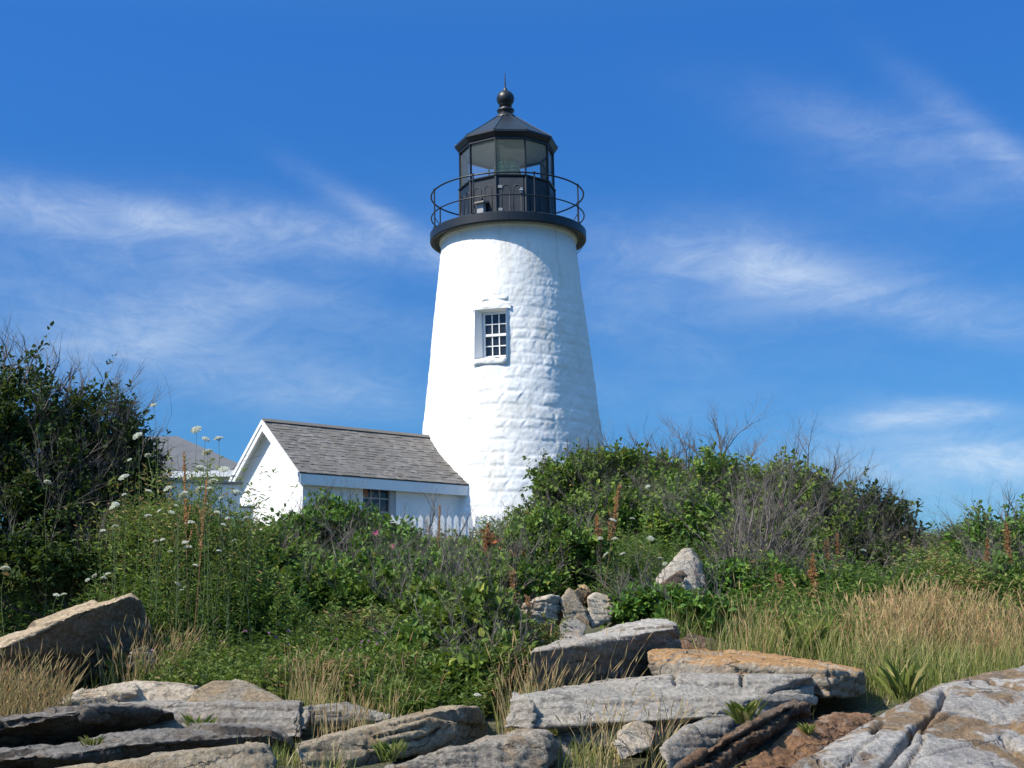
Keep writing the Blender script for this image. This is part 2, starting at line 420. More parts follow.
# tower wall: rough courses of limewashed stone, softer towards the top
WTH = R(-13.5); WZ0 = zrow(357, 492, YT-rtow(6.5)*.97); WZ1 = zrow(308.5, 492, YT-rtow(8)*.97)
WHALF = 16.3*cdepth(PW(492, 330, YT-2))/F_PX
NTH, NZ = 620, 400
th = np.linspace(-math.pi, math.pi, NTH, endpoint=False); zz = np.linspace(ZG-.6, TOPZ, NZ)
TH, ZZ = np.meshgrid(th, zz)
cours = [ZG-.7]; cr = np.random.default_rng(11)
while cours[-1] < TOPZ+.5: cours.append(cours[-1]+cr.uniform(.22, .38))
cours = np.array(cours)
warp = fbm(np.stack([np.sin(TH)*1.6, np.cos(TH)*1.6, ZZ*.35], -1).reshape(-1, 3), 5, 3).reshape(TH.shape)*.20
ZW = ZZ + warp
ci = np.clip(np.searchsorted(cours, ZW)-1, 0, len(cours)-2)
cz0 = cours[ci]; czh = cours[ci+1]-cz0; fz = (ZW-cz0)/czh
disp = np.zeros_like(TH)
for c in range(len(cours)-1):
    msk = ci == c
    if not msk.any(): continue
    edges = [-math.pi+cr.uniform(0, .2)]
    while edges[-1] < math.pi: edges.append(edges[-1]+cr.uniform(.12, .27))
    edges = np.array(edges); hgt = cr.uniform(-.03, .045, len(edges)+1); tl = cr.uniform(-.022, .022, (len(edges)+1, 2))
    tq = TH[msk] + .04*np.sin(ZZ[msk]*9)
    bi = np.searchsorted(edges, tq); e0 = edges[np.clip(bi-1, 0, len(edges)-1)]; e1 = edges[np.clip(bi, 0, len(edges)-1)]
    fx = np.clip((tq-e0)/np.maximum(e1-e0, .05), 0, 1); f2 = fz[msk]
    edge = np.minimum(np.minimum(fx, 1-fx)*(e1-e0)*2.4, np.minimum(f2, 1-f2)*czh[msk])
    prof = np.clip(edge/.085, 0, 1); prof = prof*prof*(3-2*prof)
    disp[msk] = prof*(.026+hgt[bi]*.62+tl[bi, 0]*(fx-.5)+tl[bi, 1]*(f2-.5))
hfrac = np.clip((ZZ-ZG)/(TOPZ-ZG), 0, 1)
rough = np.interp(hfrac, [0, .5, .68, .82, 1], [.32, .30, .22, .10, .05])
q = np.stack([np.sin(TH)*2.4, np.cos(TH)*2.4, ZZ], -1).reshape(-1, 3)
big = fbm(q*.9, 21, 3).reshape(TH.shape); med = fbm(q*3.2, 31, 3).reshape(TH.shape); sm = fbm(q*11, 41, 3).reshape(TH.shape)
RR = rtow(ZZ) + disp*rough*.95 + big*.07*np.minimum(rough+.25, 1) + med*.034*(rough+.10) + sm*.007 - .015
Vt = np.stack([XT+RR*np.sin(TH), YT-RR*np.cos(TH), ZZ], -1).reshape(-1, 3)
i0 = (np.arange(NZ-1)[:, None]*NTH + np.arange(NTH)[None]); i1 = (np.arange(NZ-1)[:, None]*NTH + (np.arange(NTH)[None]+1) % NTH)
thc = TH[:-1] + math.pi/NTH; zc = ZZ[:-1] + (zz[1]-zz[0])/2
keep = ~((np.abs(np.sin(thc-WTH)*rtow(zc)) < WHALF) & (np.cos(thc-WTH) > 0) & (zc > WZ0) & (zc < WZ1))
Ft = np.stack([i0, i1, i1+NTH, i0+NTH], -1)[keep]
link('tower', np_mesh('tower', Vt, Ft, True), M['white'], LH)

# window in the tower: splayed plaster reveal, hood, sill, six over six sash
wn = np.array([math.sin(WTH), -math.cos(WTH), 0]); wr = np.array([math.cos(WTH), math.sin(WTH), 0]); wz = np.array([0, 0, 1.0])
rm = rtow((WZ0+WZ1)/2); RS = rtow(WZ0)-rtow(WZ1); hH = (WZ1-WZ0)/2
def wp(u, v, d):     # u across, v up from sill, d out of the wall face (which leans back)
    return C0 + wr*u + wz*(WZ0+v) + wn*(rtow(WZ0+v)+d) if True else None
Hh = WZ1-WZ0; a = WHALF; DEP = .42
ni = rtow(WZ1)-.22       # plane of the sash, vertical
def wi(u, v): return C0 + wr*u + wz*(WZ0+v) + wn*ni
il, ir, ib, it_ = -a*.60, a*.96, Hh*.03, Hh*.955
mb = MB()
o_ = [wp(-a-.035, -.035, -.05), wp(a+.035, -.035, -.05), wp(a+.035, Hh+.035, -.05), wp(-a-.035, Hh+.035, -.05)]
o1 = [wp(-a, 0, .014), wp(a, 0, .014), wp(a, Hh, .014), wp(-a, Hh, .014)]
n_ = [wi(il, ib), wi(ir, ib), wi(ir, it_), wi(il, it_)]
mb.add(o_+o1+n_, [(k, (k+1) % 4, 4+(k+1) % 4, 4+k) for k in range(4)] + [(4+k, 4+(k+1) % 4, 8+(k+1) % 4, 8+k) for k in range(4)])
WN = mb.build('window', M['trim'], LH)
mb = MB()
fw = .045
def bar(mb, u0, u1, v0, v1, d0, d1):
    c = (wi(u0, v0)+wi(u1, v1))/2 + wn*(d0+d1)/2
    mb.box(c, wr*(u1-u0)/2, wz*(v1-v0)/2, wn*(d1-d0)/2)
bar(mb, il, il+fw, ib, it_, 0, .05); bar(mb, ir-fw, ir, ib, it_, 0, .05)
bar(mb, il+fw, ir-fw, ib, ib+fw*1.3, 0, .048); bar(mb, il+fw, ir-fw, it_-fw*1.1, it_, 0, .048)
vm = (ib+it_)/2; bar(mb, il+fw, ir-fw, vm-.03, vm+.03, .002, .056)
gu0, gu1 = il+fw, ir-fw
for (v0, v1) in ((ib+fw*1.3, vm-.03), (vm+.03, it_-fw*1.1)):
    for k in (1, 2):
        u = gu0+(gu1-gu0)*k/3; bar(mb, u-.011, u+.011, v0, v1, .004, .036)
    for k in range(3):
        ua = gu0+(gu1-gu0)*k/3+(.011 if k else 0); ub = gu0+(gu1-gu0)*(k+1)/3-(.011 if k < 2 else 0)
        bar(mb, ua, ub, (v0+v1)/2-.011, (v0+v1)/2+.011, .005, .034)
mb.build('frame', M['trim'], WN)
mb = MB(); bar(mb, gu0-.02, gu1+.02, ib+.02, it_-.02, -.012, .006); mb.build('pane', M['darkglass'], WN)
mb = MB(); bar(mb, il-.05, ir+.05, ib-.05, it_+.05, -.05, -.03); mb.build('backing', M['iron'], WN)
def rough_block(name, u0, u1, v0, v1, d, parent, seed, arch=0):
    n = 26; mbv = []; k = 10
    for i in range(n+1):
        u = u0+(u1-u0)*i/n
        for j in range(k+1):
            an = math.pi*j/k
            s_ = math.sin(an)**.5
            v = (v0+v1)/2 - (v1-v0)/2*math.cos(an) + arch*math.sin(math.pi*i/n)
            e = min(i, n-i)/n; dd = d*s_*min(1, e*9)**.5 - .03
            mbv.append(wp(u, v, dd))
    Vb = np.array(mbv); Vb = Vb + wn*(fbm(Vb*6, seed, 3)*.03)[:, None] + wz*(fbm(Vb*5, seed+5, 3)*.03)[:, None]
    Fb = [(i*(k+1)+j, (i+1)*(k+1)+j, (i+1)*(k+1)+j+1, i*(k+1)+j+1) for i in range(n) for j in range(k)]
    link(name, np_mesh(name, Vb, np.array(Fb), True), M['white'], parent)
rough_block('sill', -a-.04, a+.02, -.17, .0, .045, WN, 3)
rough_block('hood', -a-.08, a+.10, Hh-.02, Hh+.15, .028, WN, 4, .02)
rough_block('lintel_stone', -a+.15, a+.02, Hh+.22, Hh+.32, .035, WN, 6, .02)

# gallery deck
zmid = ZD0
mb = MB(); mb.lathe(C0, [(rtow(TOPZ)-.3, ZD0-.0), (RG-.16, ZD0-.02), (RG-.09, ZD0-.085), (RG-.02, ZD0-.085), (RG, ZD0-.06), (RG, ZD1-.02), (RG-.02, ZD1), (.5, ZD1)], 96)
mb.build('gallery_deck', M['iron'], LH)
mb = MB(); mb.lathe(C0, [(rtow(TOPZ)-.05, ZD0-.12), (rtow(TOPZ)+.045, ZD0-.10), (rtow(TOPZ)+.05, ZD0-.004)], 96, cap=False)
mb.build('tower_collar', M['white'], LH)
# railing
RRl = RG-.04
zT = zrow(172, 508, YT-RRl); zMd = zrow(194.5, 508, YT-RRl)
def ang(th): return np.array([math.sin(th), -math.cos(th), 0])
RAIL = MB().tube([C0+ang(2*math.pi*k/96)*RRl+wz*zT for k in range(96)], .022, 8, closed=True).build('railing', M['iron'], LH, smooth=True)
MB().tube([C0+ang(2*math.pi*k/96)*RRl+wz*zMd for k in range(96)], .018, 8, closed=True).build('rail', M['iron'], RAIL, smooth=True)
for k in range(8):
    q = R(20+45*k); p = C0+ang(q)*RRl
    mb = MB().tube([p+wz*(ZD1-.02), p+wz*(zT+.01)], .019, 8)
    mb.tube([p+wz*(zT+.005), p+wz*(zT+.03), p+wz*(zT+.05)], [.03, .034, .008], 8)
    mb.lathe(p, [(.045, ZD1), (.045, ZD1+.02), (.02, ZD1+.03)], 10)
    mb.tube([p+wz*(ZD1+.28), C0+ang(q)*(RRl-.2)+wz*(ZD1+.01)], .010, 6)
    mb.build('post', M['iron'], RAIL)
# lantern: a ten-sided iron parapet, glazing and roof
RL = 48.7*cdepth(PW(507, 190, YT))/F_PX*1.005
A10 = R(-13); ap = RL*math.cos(math.pi/10)
YF = YT-ap
zP1 = zrow(174.8, 507, YF); zG1 = zrow(138.0, 507, YF); zE = zrow(128.0, 507, YT-RL*1.06); zAp = zrow(115.5, 506, YT-.25)
def lat10(mb, prof, cap=True): return mb.lathe(C0, prof, 10, A10, cap)
LAN = lat10(MB(), [(RL*.97, ZD1+.001), (RL*.97, zP1-.03)], False)
LAN = lat10(LAN, [(RL*.90, ZD1+.001), (RL*.90, zP1-.03)], False)
lat10(LAN, [(RL*.88, zP1-.03), (RL*1.0, zP1-.03), (RL*1.01, zP1), (RL*.88, zP1)], False)
LAN = LAN.build('lantern_parapet', M['iron2'], LH)
mb = MB(); lat10(mb, [(RL*1.005, ZD1+.002), (RL*1.005, ZD1+.07), (RL*.972, ZD1+.075)], False); mb.build('base_rim', M['iron'], LAN)
for k in range(10):
    q = A10+2*math.pi*k/10
    mb = MB(); p = C0+ang(q)*RL*.965
    mb.tube([p+wz*(ZD1+.01), p+wz*(zP1-.032)], .045, 6); mb.build('corner_strip', M['iron2'], LAN)
doork = 0
def panel_frame(k):
    q = A10+2*math.pi*(k+.5)/10; n = ang(q); tq = np.array([math.cos(q), math.sin(q), 0]); c = C0+n*ap*.97
    return c, n, tq
PH = zP1-ZD1; PNW = 2*RL*.97*math.sin(math.pi/10)
for k in range(10):
    c, n, tq = panel_frame(k)
    # two round-headed panels on every face, raised mouldings
    for s in (-1, 1):
        u = s*PNW*.205; w = PNW*.135; z0 = ZD1+PH*.16; z1 = ZD1+PH*.72
        pts = [c+tq*(u-w)+wz*z0] + [c+tq*(u+w*math.cos(math.pi-math.pi*j/10))+wz*(z1+w*math.sin(math.pi*j/10)) for j in range(11)] + [c+tq*(u+w)+wz*z0]
        MB().tube([p+n*.001 for p in pts], .010, 6, closed=True).build('arched_panel', M['iron2'], LAN, smooth=True)
# door panel with hinges and handle
c, n, tq = panel_frame(0)
mb = MB(); mb.box(c+n*.012+wz*(ZD1+PH*.49), tq*PNW*.40, n*.010, wz*PH*.46)
mt_door = mat_paint('worn_iron_door', (.060, .063, .068), .5, .12, .15)
DOOR = mb.build('lantern_door', mt_door, LH)
for s in (-1, 1):
    u = s*PNW*.19; w = PNW*.13; z0 = ZD1+PH*.14; z1 = ZD1+PH*.70
    pts = [c+tq*(u-w)+wz*z0] + [c+tq*(u+w*math.cos(math.pi-math.pi*j/10))+wz*(z1+w*math.sin(math.pi*j/10)) for j in range(11)] + [c+tq*(u+w)+wz*z0]
    MB().tube([p+n*.022 for p in pts], .010, 6, closed=True).build('arched_panel', mt_door, DOOR, smooth=True)
for z in (.24, .74):
    MB().box(c+n*.026-tq*PNW*.37+wz*(ZD1+PH*z), tq*.05, n*.014, wz*.035).build('hinge', M['steel'], DOOR)
MB().box(c+n*.03+tq*PNW*.33+wz*(ZD1+PH*.66), tq*.03, n*.02, wz*.07).tube([c+n*.06+tq*PNW*.25+wz*(ZD1+PH*.66), c+n*.06+tq*PNW*.38+wz*(ZD1+PH*.66)], .014, 6).build('handle', M['steel'], DOOR)
MB().box(c+n*.05+wz*(ZD1+PH*.07)-tq*.03, tq*PNW*.30, n*.03, wz*.035).build('threshold', M['cap'], DOOR)
# small vent hood with box on the panel left of the door
c, n, tq = panel_frame(-1 % 10)
VB = MB().box(c+n*.10+wz*(ZD1+PH*.28), tq*.10, n*.07, wz*.15).build('vent_box', M['steel'], LH, bevel=.01)
MB().prism([c+n*.0-tq*.16+wz*(ZD1+PH*.42), c+n*.26-tq*.16+wz*(ZD1+PH*.39), c+n*.26-tq*.16+wz*(ZD1+PH*.42), c-tq*.16+wz*(ZD1+PH*.47)], tq*.32).build('hood', M['cap'], VB)
MB().lathe(c+n*.1, [(.05, ZD1+PH*.44), (.05, ZD1+PH*.52), (.02, ZD1+PH*.56)], 12).build('vent_cap', M['iron2'], VB)
# glazing
GLZ = MB()
lat10(GLZ, [(RL*.93, zP1+.001), (RL*.985, zP1+.001), (RL*.985, zP1+.025), (RL*.93, zP1+.025)], False)
lat10(GLZ, [(RL*.93, zG1-.005), (RL*.985, zG1-.005), (RL*.985, zG1+.05), (RL*.93, zG1+.05)], False)
GLZ = GLZ.build('glazing', M['iron2'], LH)
for k in range(10):
    q = A10+2*math.pi*k/10; p = C0+ang(q)*RL*.955; tq = np.array([math.cos(q), math.sin(q), 0])
    MB().box(p+wz*(zP1+zG1)/2, ang(q)*.03, tq*.014, wz*((zG1-zP1)/2-.012)).build('mullion', M['iron2'], GLZ)
    q2 = A10+2*math.pi*(k+.5)/10; n = ang(q2); t2 = np.array([math.cos(q2), math.sin(q2), 0]); hw = RL*.955*math.sin(math.pi/10)-.02
    cc = C0+n*RL*.945*math.cos(math.pi/10)+wz*(zP1+zG1)/2; hz = (zG1-zP1)/2-.015
    link('pane', np_mesh('pane', [cc-t2*hw-wz*hz, cc+t2*hw-wz*hz, cc+t2*hw+wz*hz, cc-t2*hw+wz*hz], np.array([[0, 1, 2, 3]])), M['glass'], GLZ)
# roof: fascia, eave, ten-sided pyramid
RE = RL*1.065
FM = (RE-RL*.55)/(RE-.30)*.985
ROOF = MB()
lat10(ROOF, [(RL*.93, zG1+.052), (RL*1.0, zG1+.052), (RE, zE-.05), (RE, zE), (RL*.55, zE+(zAp-zE)*FM), (.30, zAp), (.02, zAp+.03)], False)
ROOF = ROOF.build('roof', M['iron2'], LH)
mb = MB(); lat10(mb, [(RL*.928, zG1+.0525), (RL*.5, zG1+.20), (.02, zG1+.34)], False); mb.build('ceiling', M['ceiling'], ROOF)
for k in range(10):
    q = A10+2*math.pi*k/10; 
    MB().tube([C0+ang(q)*(RE+.004)+wz*(zE+.0), C0+ang(q)*RL*.55+wz*(zE+(zAp-zE)*FM+.002), C0+ang(q)*.31+wz*(zAp+.002)], .014, 6).build('rib', M['iron2'], ROOF)
rb = 8.9*cdepth(PW(505, 99, YT))/F_PX; zb = zrow(99, 505, YT)
prof = [(.33, zAp-.04), (.27, zAp+.05), (.20, zAp+.12), (.16, zAp+.17), (.23, zAp+.20), (.23, zAp+.25), (.15, zAp+.27), (.15, zb-rb*.95)]
prof = [(r, z) for r, z in prof if z < zb-rb*.9] + [(.17, zb-rb*.93)]
prof += [(rb*math.cos(q), zb+rb*math.sin(q)) for q in np.linspace(-.8, 1.5, 14)]
VBALL = MB().lathe(C0, prof, 40).build('ventilator_ball', M['iron'], ROOF, smooth=True)
zsp = zrow(73, 504.5, YT)
MB().tube([C0+wz*(zb+rb*.97), C0+wz*(zb+rb*1.25), C0+wz*(zb+rb*1.3), C0+wz*zsp], [.06, .05, .022, .010], 8).build('lightning_rod', M['iron'], ROOF)
# lens on its pedestal
LENS = MB().lathe(C0, [(.10, ZD1+.002), (.16, ZD1+PH*.6), (.28, zP1-.0), (.30, zP1+.09)], 24).build('lens_pedestal', M['iron2'], LH)
mt, t, b = new_mat('lens_glass'); b.inputs['Base Color'].default_value = (.50, .55, .30, 1); b.inputs['Roughness'].default_value = .08
b.inputs['Transmission Weight'].default_value = .55; b.inputs['IOR'].default_value = 1.35
lp = []; lz0 = zP1+.10; lh = (zG1-zP1)*.76
for k in range(25):
    f = k/24; r = .37*math.sqrt(max(.03, 1-(abs(f-.42)/.62)**2.2)); lp.append((r*(1.0 if k % 2 else .93), lz0+lh*f))
MB().lathe(C0, lp, 40).build('lens', mt, LENS)
MB().lathe(C0, [(.05, lz0), (.07, lz0+lh*.3), (.035, lz0+lh*.45), (.06, lz0+lh*.6), (.01, lz0+lh*.62)], 16).build('lamp', M['steel'], LENS)
for k in range(6):
    q = R(60*k+10); MB().tube([C0+ang(q)*.37+wz*lz0, C0+ang(q)*.39+wz*(lz0+lh*.42), C0+ang(q)*.2+wz*(lz0+lh*.93)], .012, 5).build('lens_rib', mat_paint('brass', (.35, .25, .08), .35, .1, 0) if k == 0 else bpy.data.materials['brass'], LENS)
# loose cable hanging below the gallery
q0 = R(62); pts = []
for k in range(14):
    f = k/13; pts.append(C0+ang(R(80-6*f))*(RG-.10-.42*f)+wz*(ZD0-.06-1.1*f)+wr*(.12*math.sin(f*7)))
MB().tube(pts, .009, 5).build('cable', M['iron'], LH)

# ================================================================== SHED against the tower
AL = R(41)
su = np.array([math.cos(AL), math.sin(AL), 0]); sv = np.array([-math.sin(AL), math.cos(AL), 0])
cpx = PW(303, 467, 30.8); SC = np.array([cpx[0], cpx[1], 0])
zEv = cpx[2]
SW = 2.75; SLN = 5.9
pk = SC+sv*SW/2
lo = [(zrow(420.5, 265, pk[1]-.1))]
zRd = lo[0]; 
ZS = float(gz(SC[0]+2, SC[1]+1))-.3
SH = empty('shed', tuple(SC[:2])+(ZS,), 'low white stucco shed with grey shingle gable roof joined to the lighthouse foot', 'shed')
OV = .16; RT = .05      # eave overhang, roof thickness
pitch = (zRd-zEv)/(SW/2)
zWt = zEv-.02
# window opening in the front wall
wpa, wpb = 363, 393
def along(px, py):        # distance along the front wall where a pixel hits it
    d = DIR(px, py); nrm = np.array([math.sin(AL), -math.cos(AL), 0]); k = np.dot(SC, nrm)/np.dot(d, nrm); p = d*k; return np.dot(p-SC, su), p[2]
u0, zt_ = along(363, 482); u1, _ = along(396, 484); zb_ = zt_-1.0
fn = np.array([math.sin(AL), -math.cos(AL), 0])
mb = MB(); TW = .22
def wall_box(u0_, u1_, z0, z1): mb.box(SC+su*(u0_+u1_)/2+wz*(z0+z1)/2-fn*TW/2, su*(u1_-u0_)/2, fn*TW/2, wz*(z1-z0)/2)
wall_box(0, u0, ZS, zWt); wall_box(u1, SLN, ZS, zWt); wall_box(u0, u1, ZS, zb_); wall_box(u0, u1, zt_, zWt)
# gable end (near the camera's left) and the far gable inside the tower
gp = [SC+sv*TW+wz*ZS, SC+sv*SW+wz*ZS, SC+sv*SW+wz*(zWt-.03), SC+sv*SW/2+wz*(zRd-.06), SC+sv*TW+wz*(zWt+TW*pitch-.06)]
mb.prism(gp, su*TW)
mb.box(SC+su*(SLN/2+TW)+sv*(SW-TW/2)+wz*(ZS+zWt)/2, su*(SLN/2-TW), sv*TW/2, wz*(zWt-ZS)/2)
mb.build('wall', M['stucco'], SH)
# roof deck with individual shingle courses
RF = MB()
for s in (0, 1):
    ev = SC+sv*(-OV if s == 0 else SW+OV)+wz*(zEv-OV*pitch)
    rd = SC+sv*SW/2+wz*zRd
    RF.prism([ev-su*.18, rd-su*.18, rd-su*.18-wz*RT, ev-su*.18-wz*RT], su*(SLN+.18))
ROOFS = RF.build('roof', M['shingle'], SH)
Vs, Fs, Ts = [], [], []
rs = np.random.default_rng(5)
for s in (0, 1):
    ev = SC+sv*(-OV if s == 0 else SW+OV)+wz*(zEv-OV*pitch); rd = SC+sv*SW/2+wz*zRd
    up = rd-ev; LN = np.linalg.norm(up); up = up/LN; nrm = np.cross(su, up); nrm = nrm if nrm[2] > 0 else -nrm
    nr = 19; ex = LN/nr
    for r in range(nr):
        u = -.20
        while u < SLN:
            w = rs.uniform(.09, .2); d0 = -.012 if r == 0 else rs.normal(0, .007); tk = rs.uniform(.008, .022)
            pa = ev-su*0+up*(r*ex+d0)+nrm*(.004)+su*u; L = ex*1.35 if r < nr-1 else ex*1.02
            i = len(Vs)
            for du in (0.003, w-.003):
                Vs += [pa+su*du, pa+su*du+nrm*tk, pa+su*du+up*L+nrm*.008, pa+su*du+up*L]
            Fs += [(i, i+1, i+5, i+4), (i+1, i+2, i+6, i+5), (i, i+3, i+2, i+1), (i+4, i+5, i+6, i+7)]
            Ts += [rs.random()]*8; u += w
SHG = link('shingles', np_mesh('shingles', np.array(Vs), np.array(Fs), False, np.array(Ts)), M['shingle'], ROOFS)
rd = SC+sv*SW/2+wz*(zRd+.03)
MB().prism([rd-su*.2-sv*.1-wz*.06, rd-su*.2+wz*.02, rd-su*.2+sv*.1-wz*.06], su*(SLN+.2)).build('ridge_cap', M['shingle'], ROOFS)
# fascia board, bargeboards, soffit
mb = MB(); mb.box(SC+su*(SLN/2-.02)-sv*(OV+.0)+wz*(zEv-OV*pitch-RT-.10), su*(SLN/2+.16), sv*.02, wz*.115); mb.build('fascia', M['trim'], SH)
mb = MB(); mb.box(SC+su*(SLN/2)-sv*OV/2+wz*(zEv-OV*pitch-RT-.19), su*(SLN/2+.1), sv*(OV/2-.022), wz*.012); mb.build('soffit', M['trim'], SH)
for s in (0, 1):
    ev = SC+sv*(-OV if s == 0 else SW+OV)+wz*(zEv-OV*pitch); rd = SC+sv*SW/2+wz*zRd
    mb = MB(); mb.prism([ev-su*.185+wz*.0, rd-su*.185, rd-su*.185-wz*.24, ev-su*.185-wz*.22], su*-.03)
    mb.prism([ev-su*.215+wz*.01, rd-su*.215+wz*.01, rd-su*.215-wz*.09, ev-su*.215-wz*.09], su*-.022)
    mb.build('bargeboard', M['trim'], SH)
    mb = MB(); mb.prism([ev-su*.18-wz*(RT+.003), rd-su*.18-wz*(RT+.003), rd-su*.18-wz*(RT+.02), ev-su*.18-wz*(RT+.02)], su*.178); mb.build('soffit', M['trim'], SH)
# shed window
def sb(mb, ua, ub, za, zb2, da, db): mb.box(SC+su*(ua+ub)/2+wz*(za+zb2)/2-fn*(da+db)/2, su*(ub-ua)/2, wz*(zb2-za)/2, fn*(db-da)/2)
mb = MB(); um = u1-.17
sb(mb, um, u1, zb_, zt_, .02, .10); sb(mb, u0, u0+.03, zb_, zt_, .06, .12); sb(mb, u0+.03, um, zt_-.04, zt_, .06, .12); sb(mb, u0+.03, um, zb_, zb_+.05, .06, .12)
for k in (1, 2): u = u0+.03+(um-u0-.03)*k/3; sb(mb, u-.012, u+.012, zb_+.05, zt_-.04, .07, .10)
for k in (1, 2):
    z = zt_-.04-(zt_-zb_-.09)*k/3*1.0
    for j in range(3):
        ua = u0+.03+(um-u0-.03)*j/3+(.012 if j else 0); ub = u0+.03+(um-u0-.03)*(j+1)/3-(.012 if j < 2 else 0)
        sb(mb, ua, ub, z-.016, z+.016, .071, .099)
SWN = mb.build('window', mat_paint('grey_window_paint', (.42, .41, .40), .6, .1, .1), SH)
mb = MB(); sb(mb, u0+.02, um+.01, zb_+.03, zt_-.02, .088, .093); mb.build('pane', M['darkglass'], SWN)
mb = MB(); sb(mb, u0+.06, u0+.19, zt_-.34, zt_-.06, .080, .087); mb.build('rust_red_patch', M['rustred'], SWN)  # rust-red rectangle set just in front of the pane
mb = MB(); mb.prism([SC-fn*.084+su*(u0+.30)+wz*(zt_-.56), SC-fn*.084+su*(u0+.50)+wz*(zt_-.42), SC-fn*.084+su*(u0+.50)+wz*(zt_-.46), SC-fn*.084+su*(u0+.34)+wz*(zt_-.60)], -fn*.003); mb.build('slipped_slat', M['cap'], SWN)

# ================================================================== PICKET FENCE
pf0 = PW(392, 530, 31.0); pf1 = PW(566, 530, 31.7)
FZ0, FZ1 = zrow(514.5, 392, 31.0), zrow(516.0, 566, 31.7); FZ = FZ0; FB = float(gz(0, 31.2))
fd = pf1-pf0; fd[2] = 0; FLN = np.linalg.norm(fd); fd /= FLN; fnn = np.array([fd[1], -fd[0], 0])
FN = empty('picket_fence', (pf0[0], pf0[1], FB), 'white pointed picket fence in front of the lighthouse foot', 'fence')
npk = int(FLN/.157)
for k in range(npk):
    p = np.array([pf0[0], pf0[1], 0])+fd*k*.157; h = FZ0+(FZ1-FZ0)*k/npk+random.uniform(-.012, .012); w = .05
    MB().prism([p-fd*w+wz*(FB-.1), p+fd*w+wz*(FB-.1), p+fd*w+wz*(h-.08), p+wz*h, p-fd*w+wz*(h-.08)], fnn*.022).build('picket', M['trim'], FN)
B0 = np.array([pf0[0], pf0[1], 0])
for dz_ in (.30, .85):
    q0, q1 = B0-fnn*.022+wz*(FZ0-dz_), B0+fd*FLN-fnn*.022+wz*(FZ1-dz_)
    MB().box((q0+q1)/2, (q1-q0)/2, fnn*.02, wz*.045).build('rail', M['trim'], FN)
for f in (.02, .5, .98):
    zt_f = FZ0+(FZ1-FZ0)*f
    MB().box(B0+fd*FLN*f-fnn*.095+wz*((FB+zt_f)/2-.1), fd*.05, fnn*.05, wz*((zt_f-FB)/2)).build('post', M['trim'], FN)

# ================================================================== GARDEN WALL and DISTANT HOUSE on the left
wa = PW(205, 500, 30.6); wb = PW(240, 500, 31.0)
zt2 = zrow(484, 235, 30.8); gzb = float(gz(wa[0], 30.8))-.2
GW = empty('garden_wall', (wb[0], wb[1], gzb), 'white stepped garden wall with grey cap left of the shed gable', 'wall')
d = wb-wa; d[2] = 0; L = np.linalg.norm(d); d /= L; nn = np.array([-d[1], d[0], 0]); c = (wa+wb)/2; c[2] = 0
MB().box(c-d*1.0+nn*.15+wz*(gzb+zt2)/2, d*(L/2+1.0), nn*.15, wz*(zt2-gzb)/2).build('wall', M['stucco'], GW)
MB().box(c-d*1.0+nn*.15+wz*(zt2+.033), d*(L/2+1.05), nn*.2, wz*.03).build('cap', M['cap'], GW, bevel=.01)
z3 = zrow(508, 252, 31.1)
MB().box(np.array([wb[0], wb[1], 0])+d*.16+nn*.15+wz*(gzb+z3)/2, d*.158, nn*.13, wz*(z3-gzb)/2).build('step', M['stucco'], GW)
MB().box(np.array([wb[0], wb[1], 0])+d*.18+nn*.15+wz*(z3+.022), d*.17, nn*.16, wz*.02).build('step_cap', M['cap'], GW)
YH = 54.0
pkp = PW(177, 436, YH); e1 = PW(252, 468, YH-1.2); e0 = PW(60, 470, YH-1.2)
hz0 = float(gz(pkp[0], YH))-.4; ze = zrow(471, 170, YH-1.2)
DH = empty('house', (pkp[0], YH, hz0), 'distant white house with grey hipped roof seen behind wild carrots', 'house')
x0, x1 = e0[0], e1[0]; yf, yb = YH-1.2, YH+5.5; ym = (yf+yb)/2; zr = zrow(436, 177, ym); xr = PW(177, 436, ym)[0]
MB().box(((x0+x1)/2, ym, (hz0+ze)/2), ((x1-x0)/2-.35, 0, 0), (0, (yb-yf)/2-.35, 0), (0, 0, (ze-hz0)/2-.002)).build('wall', M['stucco'], DH)
MB().add([(x0, yf, ze), (x1, yf, ze), (x1, yb, ze), (x0, yb, ze), (xr-5, ym, zr), (xr, ym, zr)], [(0, 1, 5, 4), (1, 2, 5), (2, 3, 4, 5), (3, 0, 4), (0, 3, 2, 1)]).build('roof', M['asphalt_roof'], DH)
MB().box(((x0+x1)/2, yf+.02, ze-.13), ((x1-x0)/2-.02, 0, 0), (0, .02, 0), (0, 0, .12)).build('fascia', M['trim'], DH)
for f in (.35, .6, .82):
    xw = x0+(x1-x0)*f
    w_ = MB().box((xw, yf+.33, ze-1.2), (.45, 0, 0), (0, .04, 0), (0, 0, .65)).build('window', M['trim'], DH)
    MB().box((xw, yf+.28, ze-1.2), (.36, 0, 0), (0, .012, 0), (0, 0, .56)).build('pane', M['darkglass'], w_)
